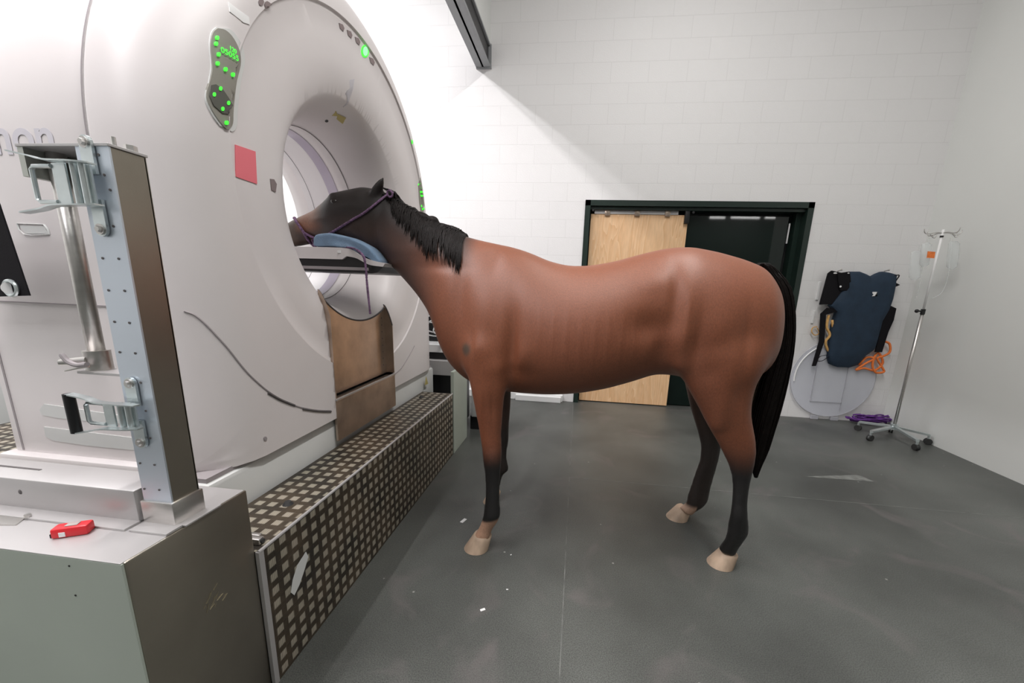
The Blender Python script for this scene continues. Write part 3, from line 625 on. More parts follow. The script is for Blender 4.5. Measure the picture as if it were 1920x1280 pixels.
# ------------------------------------------------------------------ patient couch through the bore
CY0, CY1 = 2.04, 2.46
couch = thing('scanner_couch', 'narrow white couch top with black underside passing through the bore', 'couch', (-3.1, 2.25, 0))
lx = -3.6
def cyp(px, py): return Y(px, py, CY0)
zt = cyp(600, 464).z; zm = cyp(600, 486).z; zb = cyp(600, 503).z
def prof(pts, y0=CY0, y1=CY1): return [Vector((p.x, y0, p.z)) for p in pts], (0, y1-y0, 0)
tip = spline([cyp(640, 464), cyp(660, 468), cyp(686, 484), cyp(722, 494)], 5)
under = spline([cyp(718, 500), cyp(692, 496), cyp(668, 484), cyp(650, 480)], 5)
g = MB(); g.prism(*prof([Vector((lx, 0, zt))]+tip+under+[cyp(641, 486), Vector((lx, 0, zm))])); g.done('top_board', M['plastic'], couch, smooth=30)
low = spline([cyp(716, 500), cyp(706, 510), cyp(695, 512)], 4)
g = MB(); g.prism(*prof([Vector((lx, 0, zm)), cyp(641, 486), cyp(650, 481), cyp(668, 485), cyp(692, 497)]+low+[Vector((lx, 0, zb-.005))], CY0+.012, CY1-.012)); g.done('under_shell', M['black'], couch, smooth=30)
g = MB(); g.box((lx, CY0+.006, zb-.004), (cyp(690, 510).x, CY0+.03, zb+.012), .002); g.done('side_rail', M['seam_soft'], couch, smooth=False)
MB().box((cyp(634, 480).x, CY0-.004, zt-.025), (cyp(640, 480).x, CY0, zt-.012)).done('clip', M['white'], couch, smooth=False)
MB().box((-4.2, 2.0, .0), (-3.35, 2.5, zb-.02), .04).done('pedestal', M['plastic2'], couch)

# ------------------------------------------------------------------ horse
MY = 2.12; HY = 2.19
def ring(top, bot, y0, hw, egg=0, n=28, ex=2.0, hw_t=None):
    c = (top+bot)/2; a = (top-bot)/2; out = []
    for k in range(n):
        th = 2*math.pi*k/n; ct, st = math.cos(th), math.sin(th)
        sx = math.copysign(abs(st)**(2/ex), st); cx = math.copysign(abs(ct)**(2/ex), ct)
        wd = hw*(1-egg*ct)
        out.append(Vector((c.x+a.x*cx, y0+wd*sx, c.z+a.z*cx)))
    return out
hb = MB()
def pt(x, z): return Vector((x, 0, z))
# torso, back to front: (x top, z top, x bottom, z bottom, half width, egg)
T = [(.985, 1.37, .995, 1.13, .07, 0), (.955, 1.46, .98, 1.06, .155, .0), (.88, 1.548, .93, 1.00, .225, .05), (.78, 1.583, .80, .965, .262, .05), (.66, 1.612, .66, .955, .285, .06), (.53, 1.632, .52, .985, .288, .05), (.42, 1.622, .42, .985, .272, .05),
     (.30, 1.592, .30, .935, .272, .12), (.18, 1.556, .18, .893, .292, .15), (.05, 1.530, .05, .862, .308, .16), (-.06, 1.525, -.06, .846, .312, .15), (-.16, 1.545, -.16, .838, .304, .16),
     (-.27, 1.588, -.27, .836, .285, .20), (-.38, 1.618, -.38, .838, .262, .24), (-.49, 1.636, -.50, .85, .245, .22), (-.58, 1.655, -.61, .90, .225, .15), (-.64, 1.672, -.685, .97, .205, .12), (-.69, 1.690, -.735, 1.06, .180, .10),
     (-.735, 1.712, -.765, 1.16, .155, .1), (-.785, 1.728, -.81, 1.25, .132, .1), (-.835, 1.748, -.875, 1.33, .115, .08), (-.885, 1.782, -.945, 1.40, .102, .05), (-.94, 1.815, -1.015, 1.465, .096, 0), (-1.0, 1.845, -1.085, 1.53, .092, 0), (-1.05, 1.862, -1.14, 1.60, .085, 0)]
RT = []
for i, (a, b_, c_, d_, w_, e_) in enumerate(T):
    y0 = MY + (HY-MY)*max(0, min(1, (-.75-a)/.3))
    RT.append(ring(pt(a, b_), pt(c_, d_), y0, w_, e_, ex=2.15))
hb.rings(RT)
# head
HT = [((741, 372), (735, 470), .06), ((728, 362), (722, 482), .085), ((705, 354), (700, 485), .098), ((682, 351), (676, 470), .105), ((655, 357), (652, 464), .107), ((632, 362), (632, 459), .103), ((614, 378), (612, 456), .085), ((592, 394), (590, 456), .067), ((566, 405), (566, 460), .060), ((549, 414), (550, 463), .060), ((540, 420), (541, 461), .052), ((534, 428), (535, 455), .034)]
hb.rings([ring(Y(t[0], t[1], HY), Y(b_[0], b_[1], HY), HY, w_, [-.0, -.05, -.05, -.05, -.02, 0, .02, .05, .1, .1, .1, .05][i], ex=2.3) for i, (t, b_, w_) in enumerate(HT)])
# ears
def ear(base, tip_, w_, side):
    bd = (tip_-base); rr = []
    for t_, k in ((-.15, .7), (0, 1), (.25, 1.15), (.5, 1), (.72, .72), (.88, .4), (.98, .12)):
        c = base+bd*t_; u = Vector((1, .0, .35)).normalized(); v = Vector((0, 1, 0))
        rr.append([c+u*math.cos(a)*w_*k+v*math.sin(a)*w_*k*.62 for a in [2*math.pi*q/12 for q in range(12)]])
    hb.rings(rr)
ear(Y(704, 365, HY-.06), Y(719, 325, HY-.085), .043, -1)
ear(Y(728, 374, HY+.05), Y(751, 367, HY+.10), .030, 1)
# eye socket ridge and cheek
def blob(px, py, y, r, sc): c = Y(px, py, y); hb.ball(c, r, 16, sc)
blob(627, 370, HY-.075, .035, (1.1, .8, .8)); blob(627, 370, HY+.075, .035, (1.1, .8, .8))
blob(668, 425, HY-.05, .085, (1.1, .72, 1.0)); blob(668, 425, HY+.05, .085, (1.1, .72, 1.0))
blob(547, 440, HY-.035, .035, (1, .7, 1)); blob(547, 440, HY+.035, .035, (1, .7, 1))
def leg(rows, n=20, ex=2.1):
    """rows: (left px, right px, py, y centre, depth radius)"""
    RR = []
    for (l, r_, py, y0, dr) in rows:
        if isinstance(py, tuple): A, B = Y(l, py[0], y0), Y(r_, py[1], y0)
        else: A, B = Y(l, py, y0), Y(r_, py, y0)
        c = (A+B)/2; a = (B-A)/2; out = []
        for k in range(n):
            th = 2*math.pi*k/n; ct, st = math.cos(th), math.sin(th)
            out.append(Vector((c.x+a.x*ct, y0+dr*st, c.z+a.z*ct)))
        RR.append(out)
    hb.rings(RR)
nfy = 1.89
leg([(862, 962, 560, 1.97, .05), (860, 968, 610, 1.96, .095), (858, 970, 650, 1.95, .115), (866, 965, 685, 1.93, .108), (878, 956, 706, 1.91, .088), (882, 950, 730, nfy, .070), (889, 945, 760, nfy, .058), (896, 942, 790, nfy, .050), (900, 940, 815, nfy, .044), (903, 941, 835, nfy, .044), (905, 941, 850, nfy-.005, .046), (906, 940, 866, nfy-.01, .042), (909, 938, 885, nfy-.015, .032), (910, 937, 905, nfy-.02, .029), (910, 937, 930, nfy-.03, .029), (908, 938, 950, nfy-.035, .034), (906, 939, 965, nfy-.04, .038), (902, 934, 978, nfy-.035, .032), (897, 925, 990, nfy-.03, .029), (889, 921, (1003, 999), nfy-.03, .034), (880, 918, (1015, 1012), nfy-.03, .038)])
ffy = 2.34
leg([(880, 950, 640, 2.27, .10), (890, 958, 690, 2.29, .085), (898, 959, 720, 2.31, .07), (905, 958, 760, ffy, .056), (912, 955, 790, ffy, .046), (916, 954, 812, ffy, .044), (918, 954, 825, ffy, .042), (922, 951, 842, ffy, .030), (922, 950, 858, ffy, .030), (920, 953, 872, ffy, .034), (918, 954, 882, ffy, .036), (914, 944, (893, 889), ffy, .030), (911, 940, (904, 900), ffy, .030), (909, 938, (914, 912), ffy, .034)])
nhy = 1.925
leg([(1290, 1430, (570, 560), 2.05, .04), (1266, 1450, (615, 598), 2.00, .12), (1258, 1452, (650, 635), 1.965, .135), (1260, 1446, (678, 664), 1.945, .130), (1272, 1436, (700, 690), 1.935, .12), (1284, 1420, (722, 715), 1.93, .105), (1298, 1412, (748, 745), nhy, .085), (1314, 1410, (775, 775), nhy, .068), (1330, 1413, (802, 802), nhy, .055), (1345, 1417, (828, 828), nhy, .047), (1357, 1418, (852, 848), nhy, .045), (1366, 1415, (872, 868), nhy, .042), (1372, 1409, 893, nhy, .036), (1373, 1405, 915, nhy-.01, .030), (1372, 1402, 940, nhy-.02, .029), (1369, 1402, 965, nhy-.03, .032), (1365, 1404, 985, nhy-.02, .038), (1364, 1403, 999, nhy-.01, .040), (1360, 1393, (1012, 1014), nhy, .034), (1352, 1384, (1022, 1027), nhy+.01, .032), (1346, 1378, (1030, 1040), nhy+.02, .036)])
fhy = 2.33
leg([(1270, 1400, 620, 2.22, .10), (1272, 1390, 680, 2.27, .12), (1283, 1375, 720, 2.30, .10), (1292, 1365, 755, fhy, .075), (1301, 1357, 785, fhy, .055), (1309, 1354, 812, fhy, .045), (1314, 1352, 836, fhy, .042), (1312, 1347, (862, 864), fhy, .036), (1303, 1340, (886, 890), fhy, .029), (1296, 1333, (908, 914), fhy, .029), (1289, 1327, (930, 940), fhy, .036), (1288, 1318, (942, 950), fhy, .034), (1280, 1304, (948, 958), fhy, .032), (1273, 1297, (952, 966), fhy, .036)])
# muscle masses
for (px, py, y, r, sc) in ((905, 640, 1.95, .11, (1.0, .5, 1.2)), (930, 690, 1.87, .055, (1.0, .7, .8)), (1290, 650, 1.90, .10, (.75, .55, 1.35)), (1350, 780, nhy-.02, .055, (1, .9, 1.5)), (905, 745, nfy-.02, .045, (1, .9, 1.4)), (1385, 640, 1.97, .12, (1, .5, 1.4))):
    blob(px, py, y, r, sc)
horse = thing('horse', 'bay horse with black legs standing side on, head resting inside the scanner', 'horse', (.15, MY, 0))
body = hb.done('body', M['hair'], horse, smooth=True)
rm = body.modifiers.new('r', 'REMESH'); rm.mode = 'VOXEL'; rm.voxel_size = .0085; rm.use_smooth_shade = True
sm = body.modifiers.new('s', 'SMOOTH'); sm.factor = .5; sm.iterations = 6
bpy.context.view_layer.update(); dg = bpy.context.evaluated_depsgraph_get(); me = bpy.data.meshes.new_from_object(body.evaluated_get(dg)); body.modifiers.clear(); body.data = me
nv = len(me.vertices); co = np.empty(nv*3); me.vertices.foreach_get('co', co); co = co.reshape(-1, 3); nr = np.empty(nv*3); me.vertices.foreach_get('normal', nr); nr = nr.reshape(-1, 3)
off = np.array(horse.location); W = co+off
def sm_(x, a, b_): t_ = np.clip((x-a)/(b_-a), 0, 1); return t_*t_*(3-2*t_)
ne = len(me.edges); ed = np.empty(ne*2, dtype=np.int64); me.edges.foreach_get('vertices', ed); ed = ed.reshape(-1, 2)
deg = np.bincount(ed.ravel(), minlength=nv).astype(float)[:, None]
wt = (sm_(W[:, 2], .70, .93)*sm_(W[:, 0], -1.15, -.95))
wt = np.maximum(wt, .10+.12*sm_(-W[:, 0], 1.15, 1.2))[:, None]*.6
for _ in range(55):
    acc = np.zeros_like(W)
    for k_ in range(3):
        acc[:, k_] = np.bincount(ed[:, 0], weights=W[ed[:, 1], k_], minlength=nv)+np.bincount(ed[:, 1], weights=W[ed[:, 0], k_], minlength=nv)
    W = W+(acc/deg-W)*wt
me.vertices.foreach_set('co', (W-off).ravel()); me.update(); me.vertices.foreach_get('normal', nr_ := np.empty(nv*3)); nr = nr_.reshape(-1, 3)
def gauss(c, s):
    d = (W-np.array(c))/np.array(s); return np.exp(-.5*(d*d).sum(1))
disp = np.zeros(nv)
side = W[:, 1] < MY
def dent(px, py, y, s, a):
    global disp
    c = Y(px, py, y); disp += a*gauss(c, s)
# hollows and swellings of the near side
dent(1268, 560, 1.84, (.020, .12, .09), -.012)      # hollow before the thigh
dent(1222, 615, 1.84, (.07, .12, .05), -.022)       # flank hollow
dent(1228, 528, 1.86, (.05, .1, .04), .009)         # point of hip
dent(1240, 660, 1.86, (.03, .1, .05), -.014)
dent(1278, 645, 1.82, (.035, .1, .07), .018)        # stifle
dent(1312, 640, 1.82, (.018, .1, .10), -.010)
dent(1292, 600, 1.82, (.012, .1, .09), .006)
dent(1350, 630, 1.82, (.05, .1, .08), .012)
dent(1400, 640, 1.85, (.02, .1, .12), -.007)
dent(957, 655, 1.84, (.024, .1, .12), -.030)        # groove behind the elbow
dent(975, 700, 1.86, (.05, .1, .03), -.008)
dent(985, 668, 1.84, (.03, .1, .05), .008)
dent(868, 560, 1.95, (.03, .1, .12), -.012)         # groove before the shoulder
dent(905, 600, 1.88, (.045, .1, .10), .012)
dent(930, 485, 2.00, (.03, .1, .06), -.006)
dent(900, 655, 1.86, (.05, .1, .045), .012)
dent(930, 690, 1.84, (.05, .1, .03), .004)
dent(888, 640, 1.88, (.012, .1, .04), -.006)
dent(1275, 690, 1.84, (.03, .08, .03), .010)
dent(1330, 700, 1.82, (.04, .08, .05), -.012)
dent(1350, 770, 1.87, (.035, .08, .06), .012)
dent(1385, 740, 1.87, (.03, .08, .05), -.008)
dent(903, 760, 1.83, (.008, .05, .06), .004); dent(922, 770, 1.83, (.006, .05, .06), -.005)
dent(600, 412, HY-.07, (.035, .05, .010), .007); dent(607, 428, HY-.07, (.05, .05, .018), -.008)
dent(655, 388, HY-.1, (.05, .05, .015), .005); dent(648, 405, HY-.1, (.04, .05, .012), -.005)
dent(825, 500, 2.0, (.10, .1, .02), -.008); dent(800, 470, 2.05, (.12, .1, .02), .005)
for k in range(8): dent(1010+k*26, 640-abs(k-3)*2, 1.82, (.007, .1, .09), .0018)   # ribs
disp += .0012*np.sin(W[:, 0]*9+1)*np.sin(W[:, 2]*11)
W2 = W+nr*disp[:, None]; co2 = W2-off; me.vertices.foreach_set('co', co2.ravel()); me.update(); me.shade_smooth()
# vertex colour by region of the animal; neck and head also carry painted shade
def mixc(c, col, f_): return c*(1-f_[:, None])+np.array(col)[None]*f_[:, None]
base = np.tile(np.array([.215, .070, .034]), (nv, 1))
X, Yy, Z = W[:, 0], W[:, 1], W[:, 2]
nz = np.array([math.sin(x*7.1+z*3.3+1)*math.sin(z*6.3-x*2.7)*.5+.5 for x, z in zip(X, Z)])
base = mixc(base, (.20, .058, .020), nz*.6)
neck = sm_(-X, .66, .95); base = mixc(base, (.040, .017, .011), neck*.86); headm = sm_(-X, .95, 1.15); base = mixc(base, (.034, .015, .010), headm*.75)  # darker neck and head: bay coat plus shade mixed into the colour
topx = [t_[0] for t_ in T][::-1]; topz = [t_[1] for t_ in T][::-1]; cz = np.interp(X, topx, topz); base = mixc(base, (.012, .008, .007), sm_(Z-cz, -.24, -.06)*sm_(-X, .50, .62))
nose = sm_(-X, 1.38, 1.50); base = mixc(base, (.22, .085, .042), nose*sm_(Z, 1.64, 1.70)*(1-sm_(-X, 1.55, 1.62))); base = mixc(base, (.10, .065, .045), sm_(-X, 1.56, 1.62)*.8)
blk = (.006, .005, .005)
fore = (X < .2); hind = ~fore
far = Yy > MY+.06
base = mixc(base, blk, np.where(fore, 1-sm_(Z, .47, .66), 0))
base = mixc(base, blk, np.where(hind, 1-sm_(Z, .52, .76), 0))
base = mixc(base, (.022, .013, .010), np.where(far & (Z < 1.0), 1-sm_(Z, .75, 1.0), 0)*.85)  # far legs mixed darker than the near ones
# dorsal line and tail head
# pale pasterns
pale = (.46, .27, .18)
ztf = Y(920, 977, nfy-.05).z
base = mixc(base, pale, np.where(fore & (Yy < MY), 1-sm_(Z-.25*(X+.44), ztf-.016, ztf+.004), 0))
ztf = Y(1290, 944, fhy).z
base = mixc(base, (.42, .27, .19), np.where(hind & (Yy > MY) & (X < Y(1298, 960, fhy).x+.01), 1-sm_(Z, ztf-.02, ztf+.01), 0))
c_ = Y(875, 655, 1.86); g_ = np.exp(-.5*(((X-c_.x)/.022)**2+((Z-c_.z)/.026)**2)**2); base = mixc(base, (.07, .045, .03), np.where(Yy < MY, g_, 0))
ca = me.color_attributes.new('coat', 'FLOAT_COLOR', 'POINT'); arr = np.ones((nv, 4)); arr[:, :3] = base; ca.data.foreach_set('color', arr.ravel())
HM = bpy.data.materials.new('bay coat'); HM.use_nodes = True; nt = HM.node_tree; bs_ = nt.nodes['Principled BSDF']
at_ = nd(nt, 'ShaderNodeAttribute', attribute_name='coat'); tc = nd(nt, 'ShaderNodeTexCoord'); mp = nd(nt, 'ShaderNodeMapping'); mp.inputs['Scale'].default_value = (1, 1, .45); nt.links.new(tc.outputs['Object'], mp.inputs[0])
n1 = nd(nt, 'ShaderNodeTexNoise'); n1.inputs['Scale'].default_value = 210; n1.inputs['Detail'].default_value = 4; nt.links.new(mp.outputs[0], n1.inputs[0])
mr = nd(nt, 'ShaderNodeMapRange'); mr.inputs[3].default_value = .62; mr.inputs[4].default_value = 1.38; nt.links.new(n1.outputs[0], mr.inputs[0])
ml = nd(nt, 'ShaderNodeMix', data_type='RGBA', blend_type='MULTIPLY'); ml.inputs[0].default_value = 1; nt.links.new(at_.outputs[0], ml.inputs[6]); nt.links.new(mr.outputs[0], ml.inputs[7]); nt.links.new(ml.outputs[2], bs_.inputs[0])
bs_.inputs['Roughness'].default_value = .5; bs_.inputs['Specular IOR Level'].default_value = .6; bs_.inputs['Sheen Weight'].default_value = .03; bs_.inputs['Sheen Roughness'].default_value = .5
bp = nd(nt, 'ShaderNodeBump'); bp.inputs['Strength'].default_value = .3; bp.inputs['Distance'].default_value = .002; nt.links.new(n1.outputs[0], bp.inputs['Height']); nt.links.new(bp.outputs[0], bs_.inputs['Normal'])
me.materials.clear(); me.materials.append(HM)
from mathutils.bvhtree import BVHTree
bt_ = BVHTree.FromPolygons([Vector(v) for v in W2], [tuple(p.vertices) for p in me.polygons])
def skin_xz(x, z, lift):
    """near side of the coat at x, z"""
    h_, n_, _, _ = bt_.ray_cast(Vector((x, 0.5, z)), Vector((0, 1, 0)), 5)
    return Vector((x, h_.y-lift, z)) if h_ is not None else None
def skin(px, py, lift):
    """point of the coat met by the line of sight"""
    d = ray(px, py).normalized(); h_, n_, _, _ = bt_.ray_cast(Vector((0, 0, H)), d, 8)
    if h_ is None: return Y(px, py, HY-.02)
    return h_+n_*lift
# eyes
for s_ in (-1, 1):
    c0 = skin(625, 377, -.008); c0.y = c0.y if s_ < 0 else 2*HY-c0.y
    MB().ball(c0, .019, 14, (1.1, .7, .8)).done('eye', M['eye'], horse, smooth=True)
# hooves: (toe px, heel px, sole py, y, half width)
def hoof(center, yaw, L=.135, Wd=.062, hgt=.075, lean=.035, tilt=0):
    g = MB(); RR = []
    for t_, k in ((0, 1.08), (.35, .98), (.75, .86), (1, .78), (1.06, .70)):
        z_ = hgt*t_; out = []
        for q in range(24):
            a = 2*math.pi*q/24; ca_, sa_ = math.cos(a), math.sin(a)
            lx_ = (L/2)*ca_*k*(1.0 if ca_ > 0 else .82); ly_ = Wd*sa_*k
            x_ = lx_ - lean*t_*1.0
            zz = z_*(1 if ca_ > -.2 else .86)
            out.append(Vector((center[0]+x_*math.cos(yaw)-ly_*math.sin(yaw), center[1]+x_*math.sin(yaw)+ly_*math.cos(yaw), center[2]+zz)))
        RR.append(out)
    g.rings(RR); return g.done('hoof', M['hoof'], horse, smooth=60)
hoof((Y(895, 1028, nfy-.03).x, 1.862, .001), math.radians(205), hgt=.082)
hoof((Y(921, 922, ffy).x, ffy, .001), math.radians(225), L=.10, Wd=.048)
hoof((Y(1354, 1052, nhy+.02).x, 1.955, .001), math.radians(190), hgt=.072)
hoof((Y(1275, 968, fhy).x, 2.375, .001), math.radians(190), hgt=.07)
# mane: locks rooted along the crest, falling over the near side of the neck
crest = spline([Y(x, y, HY) for x, y in [(728, 360), (742, 366), (756, 384), (774, 393)]]+[Y(x, y, MY+.02) for x, y in [(793, 404), (811, 410), (824, 420), (845, 425), (866, 436), (874, 443)]], 12)
g = MB()
rad = [.012+.008*abs(math.sin(i*.23))+(.006 if 35 < i < 70 else 0) for i in range(len(crest))]
g.tube([c-Vector((0, 0, .010)) for c in crest], rad, 10)
for i in range(380):
    t_ = random.random(); k = t_*(len(crest)-1); c0 = crest[int(k)].lerp(crest[min(int(k)+1, len(crest)-1)], k % 1)
    ln = (.05+.15*min(1, max(0, (t_-.02)*1.8)))*random.uniform(.6, 1.12)
    pts = []; dx = random.uniform(-.012, .02)+(.015 if t_ > .7 else 0); lift = random.uniform(.004, .018); ly = 9
    for s_ in range(9):
        u_ = s_/8; zz = c0.z+.004+lift*math.sin(min(1, u_*4)*math.pi*.6)-ln*u_**1.2; xx = c0.x+dx*u_+.004*math.sin(u_*6+i)
        q_ = skin_xz(xx, min(zz, c0.z-.004), .004+.006*random.random()*(1-u_)+.004)
        yy = c0.y if q_ is None else min(q_.y, c0.y)
        if s_ < 2: yy = c0.y-.006*s_
        ly = min(ly, yy) if s_ else yy
        pts.append(Vector((xx, yy, zz)))
    g.tube(pts, [.0045, .0052, .005, .0046, .004, .0034, .0028, .002, .0008], 4)
for i in range(16):      # forelock wisps at the poll
    c0 = Y(733+random.uniform(-6, 8), 366, HY-.02); g.tube([c0, c0+Vector((.005, -.01, .015)), c0+Vector((.018, -.03, .004)), c0+Vector((.03, -.05, -.03))], [.004, .004, .003, .001], 5)
mane = g.done('mane', M['hair'], horse, smooth=True)
# tail
g = MB()
TL = [(1412, 1432, 500, .02), (1422, 1441, 494, .025), (1432, 1462, 512, .03), (1446, 1481, 540, .045), (1452, 1487, 575, .05), (1452, 1488, 615, .055), (1443, 1484, 660, .06), (1425, 1474, 715, .06), (1412, 1462, 765, .055), (1405, 1450, 805, .05), (1404, 1440, 840, .035), (1408, 1428, 870, .02), (1414, 1420, 895, .005)]
TY = 2.14; RR = []
for (l, r_, py, dr) in TL:
    A, B = Y(l, py, TY), Y(r_, py, TY); c = (A+B)/2; a = (B-A)/2
    RR.append([Vector((c.x+a.x*.85*math.cos(q), TY+dr*math.sin(q), c.z)) for q in [2*math.pi*k/16 for k in range(16)]])
g.rings(RR)
for i in range(260):
    a0 = random.uniform(0, 2*math.pi); pts = []; rr = random.uniform(.75, 1.05); n0 = random.choice([0, 0, 0, 1, 2]); n1 = random.choice([10, 11, 12, 13, 13])
    for j, (l, r_, py, dr) in enumerate(TL):
        if j < n0 or j >= n1: continue
        A, B = Y(l, py, TY), Y(r_, py, TY); c = (A+B)/2; a = (B-A)/2
        aa = a0+.06*math.sin(j*.8+i); pts.append(Vector((c.x+a.x*rr*math.cos(aa), TY+dr*rr*math.sin(aa), c.z)))
    pts = spline(pts, 2); g.tube(pts, [.0032]*(len(pts)-3)+[.0024, .0016, .0006], 4)
g.done('tail', M['hair'], horse, smooth=True)

# ------------------------------------------------------------------ halter, towel
def twist(pts, r, name, parent, m_='rope', turns=60):
    """two-ply rope"""
    pts = spline(pts, 10); g = MB(); n = len(pts); L_ = 0; up = None; A = [[], []]
    for i, p in enumerate(pts):
        d = pts[min(i+1, n-1)]-pts[max(i-1, 0)]; d.normalize()
        if up is None: up = d.orthogonal()
        up = (up-d*up.dot(d)).normalized(); q = d.cross(up)
        if i: L_ += (p-pts[i-1]).length
        for s_ in (0, 1):
            a = L_*turns*2*math.pi/1.0+s_*math.pi; A[s_].append(p+(up*math.cos(a)+q*math.sin(a))*r*.5)
    for s_ in (0, 1): g.tube(A[s_], r*.72, 7)
    return g.done(name, M[m_], parent, smooth=True)
hal = thing('rope_halter', 'purple rope halter with hanging lead worn on the horse head', 'halter', Y(590, 455, HY))
ys_ = HY-.1
twist([Y(551, 409, HY+.03), Y(553, 409, HY)]+[skin(x, y, .007) for x, y in ((557, 416), (563, 424), (570, 434), (577, 446), (584, 455))]+[Y(592, 463, HY-.06)], .0065, 'noseband', hal)
twist([skin(x, y, .008) for x, y in ((572, 436), (582, 441), (592, 446), (588, 453))]+[Y(590, 463, HY-.07)], .006, 'nose_loop', hal)
twist([skin(x, y, .008) for x, y in ((592, 446), (606, 443), (622, 436), (636, 428), (650, 420), (665, 411), (680, 402), (694, 392), (707, 382), (718, 373), (727, 367), (733, 364))]+[Y(737, 362, HY-.02), Y(739, 361, HY+.02)], .0062, 'cheek_rope', hal)
for kq, rq in ((Y(731, 363, HY-.07), .016), (skin(590, 450, .008), .012)): MB().torus(kq, (.2, 1, .2), rq, .0055, 16, 6).done('knot', M['rope'], hal, smooth=True)
xe = CY0-.012
twist([Y(600, 462, HY-.11), Y(640, 463, CY0+.02), Y(664, 466, CY0-.008), Y(680, 478, xe-.01), Y(685, 495, xe-.012), Y(688, 530, xe-.012), Y(691, 560, xe-.012), Y(694, 588, xe-.012)], .0062, 'lead_rope', hal)
tw = MB(); rows = []
topo = [(593, 446), (600, 438), (622, 437), (648, 442), (672, 450), (692, 461), (706, 474), (717, 488)]; boto = [(592, 462), (600, 464), (622, 464), (648, 466), (668, 471), (688, 482), (702, 490), (716, 494)]
for y_, sh, sq in ((CY0+.005, 0, .55), (CY0+.0, 0, 1), (CY0+.10, 0, 1), (CY0+.24, 0, .95), (CY0+.34, 0, .95), (CY0+.345, 0, .5)):
    tp = spline([Y(x, y, CY0+.03) for x, y in topo], 4); bt = spline([Y(x, y, CY0+.03) for x, y in boto], 4)
    loop = []
    for a, b_ in zip(tp, bt):
        c = (a+b_)/2; loop.append(c+(a-c)*sq)
    for a, b_ in list(zip(tp, bt))[::-1]:
        c = (a+b_)/2; loop.append(c+(b_-c)*sq)
    rows.append([Vector((p.x, y_, p.z+.002*math.sin(p.x*60+y_*40))) for p in loop])
tw.rings(rows); to_ = tw.done('towel', M['towel'], smooth=60, loc=tuple(Y(655, 467, CY0+.15)))
tag(to_, 'folded blue towel cushioning the horse jaw on the couch end', 'towel')
for md in [to_.modifiers.new('s', 'SUBSURF')]: md.levels = 1; md.render_levels = 2

# ------------------------------------------------------------------ things behind the horse, beyond the scanner
eq = thing('equipment_bench', 'white topped equipment bench beyond the scanner, partly hidden by the horse', 'bench', (-1.2, 3.7, 0))
ye = 3.45
def E_(px, py): return Y(px, py, ye)
a = E_(790, 647); b2 = E_(870, 690)
MB().box((-2.0, ye, E_(830, 680).z-.12), (E_(860, 680).x, 4.2, E_(830, 676).z), .005).done('lower_shelf', M['painted_steel'], eq, smooth=False)
MB().box((-2.0, ye+.05, E_(830, 663).z), (E_(852, 660).x, 4.1, E_(830, 648).z), .005).done('upper_shelf', M['white'], eq, smooth=False)
MB().box((-2.0, ye+.06, E_(830, 676).z), (E_(862, 670).x, 4.0, E_(830, 663).z)).done('shelf_gap', M['black'], eq, smooth=False)
MB().box((-1.0, 3.045, .0), (-.972, 3.44, Y(851, 697, 3.05)  .z), .003).done('end_panel', M['pale_tone'], eq, smooth=False)
MB().box((-2.0, 3.5, .02), (E_(850, 700).x, 4.0, E_(830, 700).z)).done('dark_void_block', M['black'], eq, smooth=False)  # black block stands in for the dark void under the shelf
MB().box((-.98, 3.62, .14), (-.72, 4.1, .52), .01).done('grey_module', M['plastic2'], eq)
MB().box((-1.0, 3.66, .0), (-.74, 4.1, .14)).done('module_base', M['black'], eq, smooth=False)
MB().box((-2.2, 3.7, E_(830, 648).z+.001), (-1.1, 4.0, 1.32), .01).done('cable_box', M['black'], eq, smooth=False)
cbz = E_(830, 646).z
def loopcable(seed, mt, label, n, grp):
    random.seed(seed)
    for q in range(n):
        x0 = E_(805, 600).x+random.uniform(-.05, .13); z0 = random.uniform(1.0, 1.2); r0 = random.uniform(.05, .1); yy = ye+.05+random.uniform(0, .12)
        pts = [Vector((x0+r0*math.cos(a)*(1+.2*math.sin(a*2+q)), yy+.02*math.sin(a*3), z0+r0*.8*math.sin(a))) for a in [k*.35 for k in range(20)]]
        pts += [Vector((pts[-1].x+.02, yy, cbz+.01))]
        o = MB().tube(pts, .006 if mt == 'white' else .008, 6).done('cable', M[mt], smooth=True, loc=(x0, yy, cbz)); tag(o, label, 'cable', grp)
loopcable(3, 'white', 'coiled white cable on the bench beyond the scanner', 7, 'white cables on the equipment bench')
o = MB().tube(spline([E_(822, 612), E_(824, 630), E_(828, 645), Vector((E_(824, 640).x, ye+.03, cbz+.008))], 6), .011, 8).done('cable', M['blue'], smooth=True, loc=tuple(E_(824, 645))); tag(o, 'thick blue cable hanging among the white ones beyond the scanner', 'cable')

# ------------------------------------------------------------------ back right corner
yw = YB-.012
def Wp(px, py, d=0): return Y(px, py, yw-d)
disc = thing('acrylic_disc', 'clear round acrylic panel leaning on the wall under the navy vest', 'acrylic panel', (3.0, YB-.03, .0))
c0 = Vector((3.0, YB-.035, .50)); 
g = MB(); g.cyl(c0, c0+Vector((0, .012, 0)), .455, seg=64); g.done('pane', M['acrylic'], disc)
g = MB(); g.torus(c0, (0, 1, 0), .455, .0035, 64, 6); g.done('rim', M['acrylic_edge'], disc)
g = MB(); g.box((2.80, YB-.042, .22), (2.806, YB-.036, .88)); g.box((3.14, YB-.042, .12), (3.146, YB-.036, .88)); g.box((2.80, YB-.042, .215), (3.146, YB-.036, .222)); g.done('joint_line', M['acrylic_edge'], disc, smooth=False)
g = MB(); g.tube([c0+Vector((.42*math.cos(a), -.006, .42*math.sin(a))) for a in [math.radians(115+k*6) for k in range(13)]], .008, 6); g.done('edge_slot', M['white'], disc)
